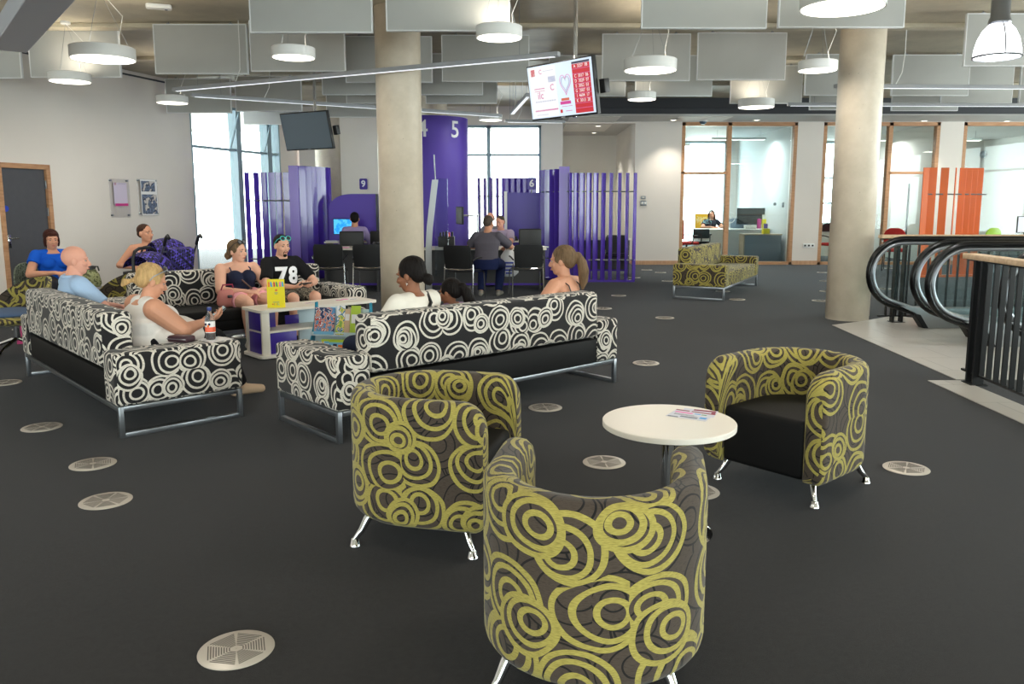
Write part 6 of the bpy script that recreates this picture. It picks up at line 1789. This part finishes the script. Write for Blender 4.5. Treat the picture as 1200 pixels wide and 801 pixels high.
    if top is not None:
        b = MB(); inf = .012
        if S == 1: torso_rings(b, J, inf, top_z[0], top_z[1], girth, fem)
        else:
            rr = []
            for z, rx, ry in ((.0, .145, .115), (.1, .155, .118), (.26, .14, .11), (.42, .148, .105), (.5, .14, .09), (.54, .08, .07)):
                c = spine(z); rr.append([(c[0] + (rx * S + .008) * math.cos(2 * PI * k / 22), c[1] + (ry * S + .008) * math.sin(2 * PI * k / 22), c[2]) for k in range(22)])
            b.rings(rr)
        if sleeve > 0:
            for s in (-1, 1):
                limb(b, [V3(spine(.5)) + V3((s * .06, 0, .01)), sh[s]], [.066 * S, .066 * S])
                if sleeve <= 1:
                    e_ = sh[s].lerp(el[s], sleeve); b.ball(sh[s], .068 * S * gl, 14)
                    b.tube([sh[s], sh[s].lerp(e_, .5), e_], [.069 * S * gl, .069 * S * gl, .070 * S * gl], 16)
                else:
                    b.ball(sh[s], .066 * S * gl, 14); limb(b, [sh[s], sh[s].lerp(el[s], .5), el[s]], [.067 * S * gl, .062 * S * gl, .055 * S * gl])
                    w_ = el[s].lerp(wr[s], min(1, sleeve - 1)); b.tube([el[s], el[s].lerp(w_, .5), w_], [.055 * S * gl, .05 * S, .042 * S], 14)
        elif top_z[1] > .5:      # broad shoulders of a sleeveless top
            for s in (-1, 1): limb(b, [V3(spine(.5)) + V3((s * .05, 0, .018)), V3(spine(.5)) + V3((s * .115, 0, .016))], [.066, .062])
        if lap: b.ball(*lap, 18)
        remeshed(b, 'top', top, t, .007, 3, .5)
    for st in (straps or []):
        pts, r_, mm = st
        b = MB(); b.tube([V3(spine(p[2])) + V3((p[0], p[1], 0)) for p in pts], r_, 8, sq=.5); b.build('strap', mm, t, 180)
    if bottom is not None:
        b = MB()
        if S == 1: torso_rings(b, J, .014, -.03, .14, girth, False)
        for s in (-1, 1):
            lc = min(1, leg_cover * 2)
            q = hp[s].lerp(kn[s], lc)
            b.ball(hp[s], .1 * S * gl, 14)
            b.tube([hp[s], hp[s].lerp(q, .5), q], [.103 * S * gl, (.103 - .022 * lc * .5) * S * gl, (.103 - .03 * lc) * S * gl], 18)
            if leg_cover > .5:
                b.ball(kn[s], .071 * S * gl, 14); q = kn[s].lerp(an[s], (leg_cover - .5) * 2)
                b.tube([kn[s], kn[s].lerp(q, .5), q], [.07 * S * gl, .068 * S * gl, .058 * S], 16)
        remeshed(b, 'trousers' if leg_cover > .6 else 'shorts', bottom, t, .008, 3, .5)
    if shoes is not None:
        for s in (-1, 1):
            b = MB(); heel = an[s] + V3((0, -.05 * S, -.055)); T_ = toe[s] + V3((0, .03, 0))
            limb(b, [heel, heel.lerp(T_, .5) + V3((0, 0, .012)), T_], [.036, .043, .034], 12); b.ball(an[s] + V3((0, .0, -.02)), (.044, .05, .035), 12)
            remeshed(b, 'shoe', shoes, t, .008, 2, .6)
    t['_h'] = 0; del t['_h']
    return t, HT, J, wr
def inlocal(t, p): return Matrix.Translation(t.location) @ t.rotation_euler.to_matrix().to_4x4() @ V3(p)
# --- sofa A
whit = cloth('white_cotton', (232, 228, 224)); 
pA1 = sofaP(SA, 2.62, 1.92, .43)
t, HT, J, wr = person(
    'blonde woman in a white sleeveless top holding a phone on the left sofa', pA1, SA['rz'], zs=.385, slump=.74, lean=.02, girth=1.5, fem=True, skin='tan', hair='blonde', hstyle='low_pony', lap=((.0, .15, .52), (.33, .26, .165)), head_yaw=-.15, head_pitch=-.35, head_fwd=.05,
    arms={('e', 1): (.30, .16, .60), ('w', 1): (.14, .40, .63), ('e', -1): (-.27, .1, .58), ('w', -1): (-.02, .34, .58)}, hands={1: ((-.25, .9, .15), (-.5, .2, 1), .5), -1: ((.5, .8, .1), (.2, .1, 1), .5)},
    top=whit, sleeve=0, top_z=(-.02, .53), bottom=cloth('black_trousers', (24, 24, 28)), leg_cover=1.0, legs={('k', 1): (.12, .44, .47), ('a', 1): (.10, .64, .10), ('k', -1): (-.13, .46, .47), ('a', -1): (-.10, .60, .09)}, shoes=mat('sandal_beige', (196, 168, 140), .6), vox=.005)
ph = inlocal(t, (.085, .50, .675))
o = thing('phone', 'pale mobile phone held by the blonde woman on the left sofa', 'phone', ph, SA['rz'])
RP = Matrix.Rotation(-.9, 4, 'X') @ Matrix.Rotation(.2, 4, 'Y')
b = MB(); b.box((0, 0, 0), (.07, .009, .14), .004, M=RP); b.build('case', M['steel_dark'], o)
b = MB(); b.box((0, -.005, 0), (.062, .002, .128), 0, M=RP); b.box((0, .005, 0), (.062, .002, .128), 0, M=RP); b.build('display', M['paleblue'], o, 0)
def sunglasses(lab, t, HT, zz, m, lens, y=.07, r=.024):
    Wm = Matrix.Translation(t.location) @ t.rotation_euler.to_matrix().to_4x4() @ HT
    o = thing('sunglasses', lab, 'sunglasses', Wm.to_translation()); o.rotation_euler = Wm.to_euler()
    T2 = Matrix.Translation((0, y, zz)) @ Matrix.Rotation(.5, 4, 'X')
    for s in (-1, 1):
        b = MB(); b.tube([T2 @ V3((s * .034 + r * 1.15 * math.cos(2 * PI * k / 20), .016, r * math.sin(2 * PI * k / 20))) for k in range(20)], .0045, 6, closed=True); b.build('rim', m, o)
        b = MB(); b.ball((s * .034, .016, 0), (r * 1.1, .002, r * .95), 14, M=T2); b.build('lens', lens, o)
        b = MB(); b.tube([T2 @ V3(p) for p in ((s * .064, .014, .005), (s * .083, -.02, .0), (s * .088, -.09, -.02), (s * .084, -.12, -.045))], .0035, 6); b.build('temple', m, o)
    b = MB(); b.tube([T2 @ V3(p) for p in ((-.01, .018, .004), (0, .02, .008), (.01, .018, .004))], .003, 6); b.build('bridge', m, o)
sunglasses('sunglasses pushed up in the blonde woman\'s hair', t, HT, .098, M['steel'], M['black'], .055)
pA2 = sofaP(SA, 2.62, .60, .38)
t2, HT2, J2, wr2 = person('bald man in a light blue short sleeved shirt on the left sofa', pA2, SA['rz'], zs=.41, slump=.86, lean=-.09, girth=1.12, skin='pink', hair=None, head_yaw=-.35, head_pitch=-.08,
    arms={('e', 1): (.29, .08, .62), ('w', 1): (.12, .32, .56)}, top=cloth('light_blue_shirt', (170, 196, 228)), sleeve=.75, top_z=(-.02, .565), bottom=cloth('grey_trousers', (70, 74, 84)), shoes=M['black'], vox=.005)
b = MB()
c0 = J2['spine'](.555)
b.tube([(c0[0] + (.074 + .012 * math.sin(a_)) * math.cos(a_), c0[1] + .078 * math.sin(a_), c0[2] + .012 - .022 * max(0, math.sin(a_))) for a_ in [2 * PI * k / 24 + .2 for k in range(24)]], .014, 8, closed=True); b.build('collar', cloth('light_blue_collar', (176, 200, 230)), t2, 180)
# --- sofa C
pC1 = sofaP(SC, 2.62, 1.32, .42)
t, HT, J, wr = person('woman in a navy strap top with a pink skirt on the sofa facing the viewer', pC1, SC['rz'], zs=.40, slump=.80, lean=-.08, girth=1.18, fem=True, skin='fair', hair='mouse', hstyle='bun', head_yaw=.45, head_pitch=-.05,
    arms={('e', 1): (.27, .10, .59), ('w', 1): (.06, .27, .58), ('e', -1): (-.28, .08, .58), ('w', -1): (-.06, .26, .57)}, hands={1: ((-.9, .3, -.1), (0, -.3, -1), .3), -1: ((.9, .3, -.1), (0, -.3, -1), .3)},
    top=cloth('navy_top', (36, 40, 62)), top_z=(-.02, .45), bottom=cloth('pink_skirt', (238, 168, 178)), leg_cover=.32, shoes=M['white'],
    straps=[([(.10, .11, .43), (.11, .09, .50), (.10, .02, .545), (.09, -.07, .5), (.08, -.115, .42)], .008, M['navy_ink']), ([(-.10, .11, .43), (-.11, .09, .50), (-.10, .02, .545), (-.09, -.07, .5), (-.08, -.115, .42)], .008, M['navy_ink']), ([(.13, .0, .53), (.08, .14, .44), (-.02, .17, .30), (-.15, .15, .14)], .011, mat('brown_strap', (92, 64, 52), .5))])
sunglasses('sunglasses on the hair of the woman in the navy top', t, HT, .10, M['steel_dark'], M['steel'], .05)
hb = sofaP(SC, 2.62, 1.55, .60)
o = thing('handbag', 'dusty pink handbag on the sofa beside the woman in the navy top', 'bag', (hb.x, hb.y, .428), SC['rz'])
b = MB(); b.rings([[(w_ * math.cos(a), d_ * math.sin(a), z) for a in [2 * PI * k / 24 for k in range(24)]] for z, w_, d_ in ((0, .09, .05), (.03, .115, .07), (.11, .11, .062), (.17, .085, .04), (.18, .05, .02))]); b.build('bag_body', cloth('dusty_pink', (196, 128, 122)), o, 60)
b = MB(); b.tube([(-.07, 0, .16), (-.05, .02, .23), (.05, .02, .23), (.07, 0, .16)], .008, 8); b.build('handle', M['maroon'], o)
b = MB(); b.box((0, -.068, .11), (.05, .01, .03), .004); b.box((.0, .066, .11), (.05, .012, .03), .004); b.build('buckle', M['steel_dark'], o)
pC2 = sofaP(SC, 2.62, .80, .42)
camo = blotch_mat('camouflage', [(110, 104, 92), (70, 66, 60), (150, 142, 126), (50, 46, 44)], 14)
t, HT, J, wr = person('man in a black football shirt with a white 78 on the sofa facing the viewer', pC2, SC['rz'], zs=.41, slump=.86, lean=-.09, girth=1.05, skin='fair', hair='dark', hstyle='crop', head_yaw=.05, head_pitch=-.12,
    arms={('e', 1): (.29, .12, .62), ('w', 1): (.09, .36, .60), ('e', -1): (-.29, .12, .62), ('w', -1): (-.09, .36, .60)}, hands={1: ((-.6, .7, .1), (0, .1, 1), .55), -1: ((.6, .7, .1), (0, .1, 1), .55)},
    top=cloth('black_jersey', (26, 26, 28)), sleeve=.8, top_z=(-.02, .55), bottom=camo, leg_cover=.46, shoes=M['black'], vox=.005)
# number on the jersey follows the chest
for ch, x in (('7', .072), ('8', -.068)):
    me_o = text_obj('jersey_number', ch, .25, M['sign_white'], t, (0, 0, 0), (0, 0, 0), .002, bold=.010)
    def chest(zl, xx):
        c = J['spine'](zl); 
        prof = [(.16, .158, .120), (.26, .150, .105), (.36, .165, .112), (.44, .178, .112), (.505, .17, .092)]
        for a, q in zip(prof, prof[1:]):
            if a[0] <= zl <= q[0] or q is prof[-1] or (a is prof[0] and zl < a[0]):
                k = max(0, min(1, (zl - a[0]) / (q[0] - a[0]))); rx = a[1] + (q[1] - a[1]) * k + .012; ry = (a[2] + (q[2] - a[2]) * k) * 1.06 + .012
                if a[0] <= zl <= q[0]: break
        return V3((xx, c[1] + ry * math.sqrt(max(.1, 1 - (xx / rx) ** 2)) + .012, c[2]))
    for v in me_o.data.vertices:
        lx, ly = v.co.x, v.co.y; dz = v.co.z
        p = chest(.33 + ly / .86, x - lx); v.co = p + V3((0, dz, 0))
for s in (-1, 1):
    b = MB(); 
for ang in (.0,):
    o = None
pm = inlocal(t, (0, .46, .635))
o = thing('phone', 'dark mobile phone in the hands of the man in the black football shirt', 'phone', pm, SC['rz'])
b = MB(); b.box((0, 0, 0), (.13, .066, .009), .003, M=Matrix.Rotation(.4, 4, 'X')); b.build('case', M['black'], o)
b = MB(); b.box((0, 0, .005), (.11, .058, .002), 0, M=Matrix.Rotation(.4, 4, 'X')); b.build('display', M['inkgrey'], o, 0)
sunglasses('turquoise framed sunglasses on the head of the man in the black shirt', t, HT, .088, mat('turquoise_frame', (70, 190, 190), .3), M['black'], .066, .025)
b = MB(); b.ball((0, .075, -.098), (.022, .02, .02), 10, M=HT); 
for s in (-1, 1): b.tube([HT @ V3(p) for p in ((s * .012, .097, -.050), (s * .026, .092, -.062), (s * .024, .085, -.085))], .0035, 6)
b.build('beard', HM['dark'], t, 180)
# --- sofa B (backs to the viewer)
pB1 = sofaP(SB_, 2.66, .78, .32)
t, HT, J, wr = person('dark haired woman in a white top sitting on the back-turned sofa', pB1, SB_['rz'] + .25, zs=.40, slump=.83, lean=-.04, girth=1.12, fem=True, skin='brown', hair='dark', hstyle='bun', head_yaw=.25, head_pitch=-.22,
    top=cloth('cream_top', (226, 220, 210)), sleeve=.8, top_z=(-.02, .55), bottom=cloth('denim_dark', (40, 46, 66)), shoes=M['black'],
    straps=[([(.15, .04, .50), (.10, -.03, .575), (.04, -.115, .50), (-.08, -.145, .36), (-.16, -.10, .2)], .013, M['black'])], vox=.005)
e = MB()
for s in (-1, 1): e.tube([HT @ V3((s * .084 + .011 * math.cos(2 * PI * k / 14), .0, -.055 + .013 * math.sin(2 * PI * k / 14))) for k in range(14)], .002, 6, closed=True)
e.build('earrings', M['chrome'], t)
pB2 = sofaP(SB_, 2.66, 1.27, .47)
person('small dark haired child beside the woman in white on the back-turned sofa', pB2, SB_['rz'] + .2, zs=.41, slump=.86, lean=.0, fem=True, skin='brown', hair='dark', hstyle='pony', scale=.68, head_yaw=.2, head_pitch=-.2,
    top=cloth('lilac_top', (150, 120, 160)), sleeve=.6, bottom=cloth('denim_child', (60, 70, 100)), arms={('e', 1): (.17, .06, .55), ('w', 1): (.06, .2, .53), ('e', -1): (-.17, .06, .55), ('w', -1): (-.06, .2, .53)}, legs={('k', 1): (.08, .32, .46), ('a', 1): (.08, .36, .18), ('k', -1): (-.08, .32, .46), ('a', -1): (-.08, .36, .18)})
pB3 = sofaP(SB_, 2.66, 2.28, .33)
person('woman with a light brown ponytail and bare shoulders on the back-turned sofa', pB3, SB_['rz'] + .25, zs=.41, slump=.86, lean=-.06, girth=1.05, fem=True, skin='tan', hair='mouse', hstyle='pony', head_yaw=.3, head_pitch=-.1,
    arms={('e', -1): (-.38, -.02, .66), ('w', -1): (-.5, .2, .62)}, top=cloth('black_vest', (28, 28, 32)), top_z=(-.02, .42), bottom=cloth('denim_mid', (70, 84, 120)), shoes=M['white'],
    straps=[([(.09, .11, .40), (.1, .08, .5), (.09, .0, .555), (.085, -.085, .5), (.08, -.12, .40)], .009, M['black']), ([(-.09, .11, .40), (-.1, .08, .5), (-.09, .0, .555), (-.085, -.085, .5), (-.08, -.12, .40)], .009, M['black'])], vox=.005)
# --- left wall
person('woman with short dark red hair in a bright blue top by the grey door', (-5.86, 10.15), face((.72, -.69)), zs=.43, slump=.86, lean=-.06, girth=1.12, fem=True, skin='tan', hair='red', hstyle='bob', head_yaw=-.1, head_pitch=-.1,
    arms={('e', -1): (-.30, .06, .64), ('w', -1): (-.05, .30, .66), ('e', 1): (.30, .06, .64), ('w', 1): (.08, .3, .66)}, top=cloth('royal_blue_top', (22, 84, 190)), sleeve=.45, top_z=(-.02, .52), bottom=cloth('dark_trousers', (40, 40, 48)), shoes=M['black'], vox=.006)
floral = blotch_mat('floral_print', [(232, 190, 180), (214, 120, 110), (240, 226, 216), (90, 90, 100)], 26)
t, HT, J, wr = person('woman in a floral strap dress with cropped hair beside the pushchair', (-4.93, 10.65), face((.25, -.97)), zs=.46, slump=.9, lean=-.05, girth=1.0, fem=True, skin='tan', hair='brown', hstyle='crop', head_yaw=.95, head_pitch=.02,
    arms={('e', 1): (.33, .0, .70), ('w', 1): (.08, .24, .68), ('e', -1): (-.3, .1, .70), ('w', -1): (-.40, .28, .74)}, top=floral, top_z=(-.02, .46), bottom=floral, leg_cover=.4, shoes=M['white'],
    straps=[([(.09, .11, .44), (.1, .08, .5), (.09, .0, .55), (.085, -.085, .5), (.08, -.115, .44)], .013, floral), ([(-.09, .11, .44), (-.1, .08, .5), (-.09, .0, .55), (-.085, -.085, .5), (-.08, -.115, .44)], .013, floral)], vox=.006)
b = MB(); b.ball((-.075, .0, .075), (.016, .03, .02), 10, M=HT); b.build('hair_clip', M['white'], t)
# --- counters
lil = cloth('lilac_shirt', (158, 142, 184))
person('worker in a lilac shirt seen from behind at booth 9', (xs(414, 14.95), 15.0), 0.05, zs=.55, slump=.92, lean=.02, skin='tan', hair='dark', hstyle='short', head_pitch=-.05, head_yaw=.1,
    arms={('e', 1): (.28, .14, .74), ('w', 1): (.2, .40, .80), ('e', -1): (-.28, .14, .74), ('w', -1): (-.2, .40, .80)}, top=lil, sleeve=1.9, top_z=(0, .56), bottom=cloth('black_slacks', (30, 30, 34)), shoes=M['black'], vox=.007)
person('man in a grey T-shirt and blue jeans leaning on the counter, seen from behind', (xs(569, 12.95), 12.95), face((.18, .98)), zs=.485, slump=.98, lean=.14, girth=1.16, skin='tan', hair='grey', hstyle='crop', head_pitch=-.25, head_yaw=-.3, head_fwd=.07,
    arms={('e', 1): (.34, .34, .80), ('w', 1): (.22, .56, .77), ('e', -1): (-.32, .22, .80), ('w', -1): (-.28, .5, .77)}, top=cloth('grey_tshirt', (92, 88, 98)), sleeve=.8, top_z=(-.03, .56), bottom=cloth('blue_jeans', (32, 40, 78)),
    legs={('k', 1): (.16, .42, .5), ('a', 1): (.14, .30, .09), ('k', -1): (-.14, .42, .5), ('a', -1): (-.14, .25, .09)}, shoes=mat('trainer_grey', (150, 146, 138), .6), vox=.006)
person('staff man in a pale lilac shirt leaning over the counter towards the grey shirted man', (xs(590, 15.25), 15.3), face((-.28, -.96)), zs=.50, slump=.90, lean=.17, girth=1.1, skin='pink', hair='grey', hstyle='crop', head_pitch=-.15, head_yaw=-.2, head_roll=.2, head_fwd=.06,
    arms={('e', -1): (-.25, .34, .80), ('w', -1): (.0, .55, .79), ('e', 1): (.3, .3, .8), ('w', 1): (.1, .55, .79)}, top=cloth('pale_lilac_shirt', (186, 172, 200)), sleeve=.8, top_z=(0, .56), bottom=cloth('black_slacks_b', (30, 30, 34)), shoes=M['black'], vox=.007)
person('balding man at the desk beyond the counter, only his head showing', (xs(574, 15.9), 16.05), face((-.6, -.8)), zs=.52, slump=.95, lean=-.02, skin='pink', hair='grey', hstyle='ring', top=cloth('grey_shirt', (140, 140, 150)), sleeve=.8, bottom=cloth('slacks_grey', (50, 50, 56)), shoes=M['black'], vox=.007)
task_chair('swivel chair of the balding man beyond the counter', (xs(574, 15.9), 16.05), face((-.6, -.8)), M['black'], arms=False, bh=.3)
person('woman with long brown hair in a dark T-shirt writing at the desk behind glass', (xs(833, 23.6), 23.55), PI, zs=.52, slump=.92, lean=.06, fem=True, skin='tan', hair='brown', hstyle='long', head_pitch=-.2, head_yaw=-.1, head_roll=.12,
    arms={('e', 1): (.3, .28, .82), ('w', 1): (.1, .50, .84), ('e', -1): (-.3, .28, .82), ('w', -1): (-.1, .50, .84)}, top=cloth('dark_tshirt', (40, 44, 56)), sleeve=.6, top_z=(0, .55), bottom=cloth('slacks_dark', (40, 40, 46)), shoes=M['black'], vox=.007)

# ================================================================ LIGHT
w = bpy.data.worlds.new('sky'); sc.world = w; w.use_nodes = True
nt = w.node_tree; bgd = nt.nodes['Background']
bgd.inputs[0].default_value = (1.0, 0.975, 0.95, 1); bgd.inputs[1].default_value = SKY
def portal(c, rot, sx, sy, name='daylight_portal'):
    l = bpy.data.lights.new(name, 'AREA'); l.shape = 'RECTANGLE'; l.size = sx; l.size_y = sy
    l.cycles.is_portal = True
    o = bpy.data.objects.new(name, l); COL.objects.link(o); o.location = c; o.rotation_euler = rot
tw = (t_win0 + t_win1) / 2
portal(MW @ Vector((tw, .28, 1.8)), (-PI / 2, 0, WALL_A), t_win1 - t_win0, 3.4)
portal(((cw0 + cw1) / 2, YB + .2, 1.8), (-PI / 2, 0, 0), cw1 - cw0, 3.1)
for a, b in of: portal(((a + b) / 2, YO + .2, 1.8), (-PI / 2, 0, 0), b - a, 3.2)
for a_, b_ in added_fwin: portal(((a_ + b_) / 2, -7.2, 1.9), (PI / 2, 0, 0), b_ - a_, 3.2)
for a_, b_ in added_rwin: portal((16.2, (a_ + b_) / 2, 1.9), (PI / 2, 0, PI / 2), b_ - a_, 3.2)
sc.view_settings.view_transform = 'Standard'
sc.view_settings.look = 'None'
sc.view_settings.gamma = 1.0
sc.view_settings.use_curve_mapping = False
sc.view_settings.exposure = EXPO
sc.cycles.use_denoising = True
sc.cycles.max_bounces = 8
sc.cycles.diffuse_bounces = 5
sc.cycles.glossy_bounces = 4
sc.cycles.transparent_max_bounces = 16
sc.cycles.sample_clamp_indirect = 4
sc.cycles.caustics_reflective = False
sc.cycles.caustics_refractive = False
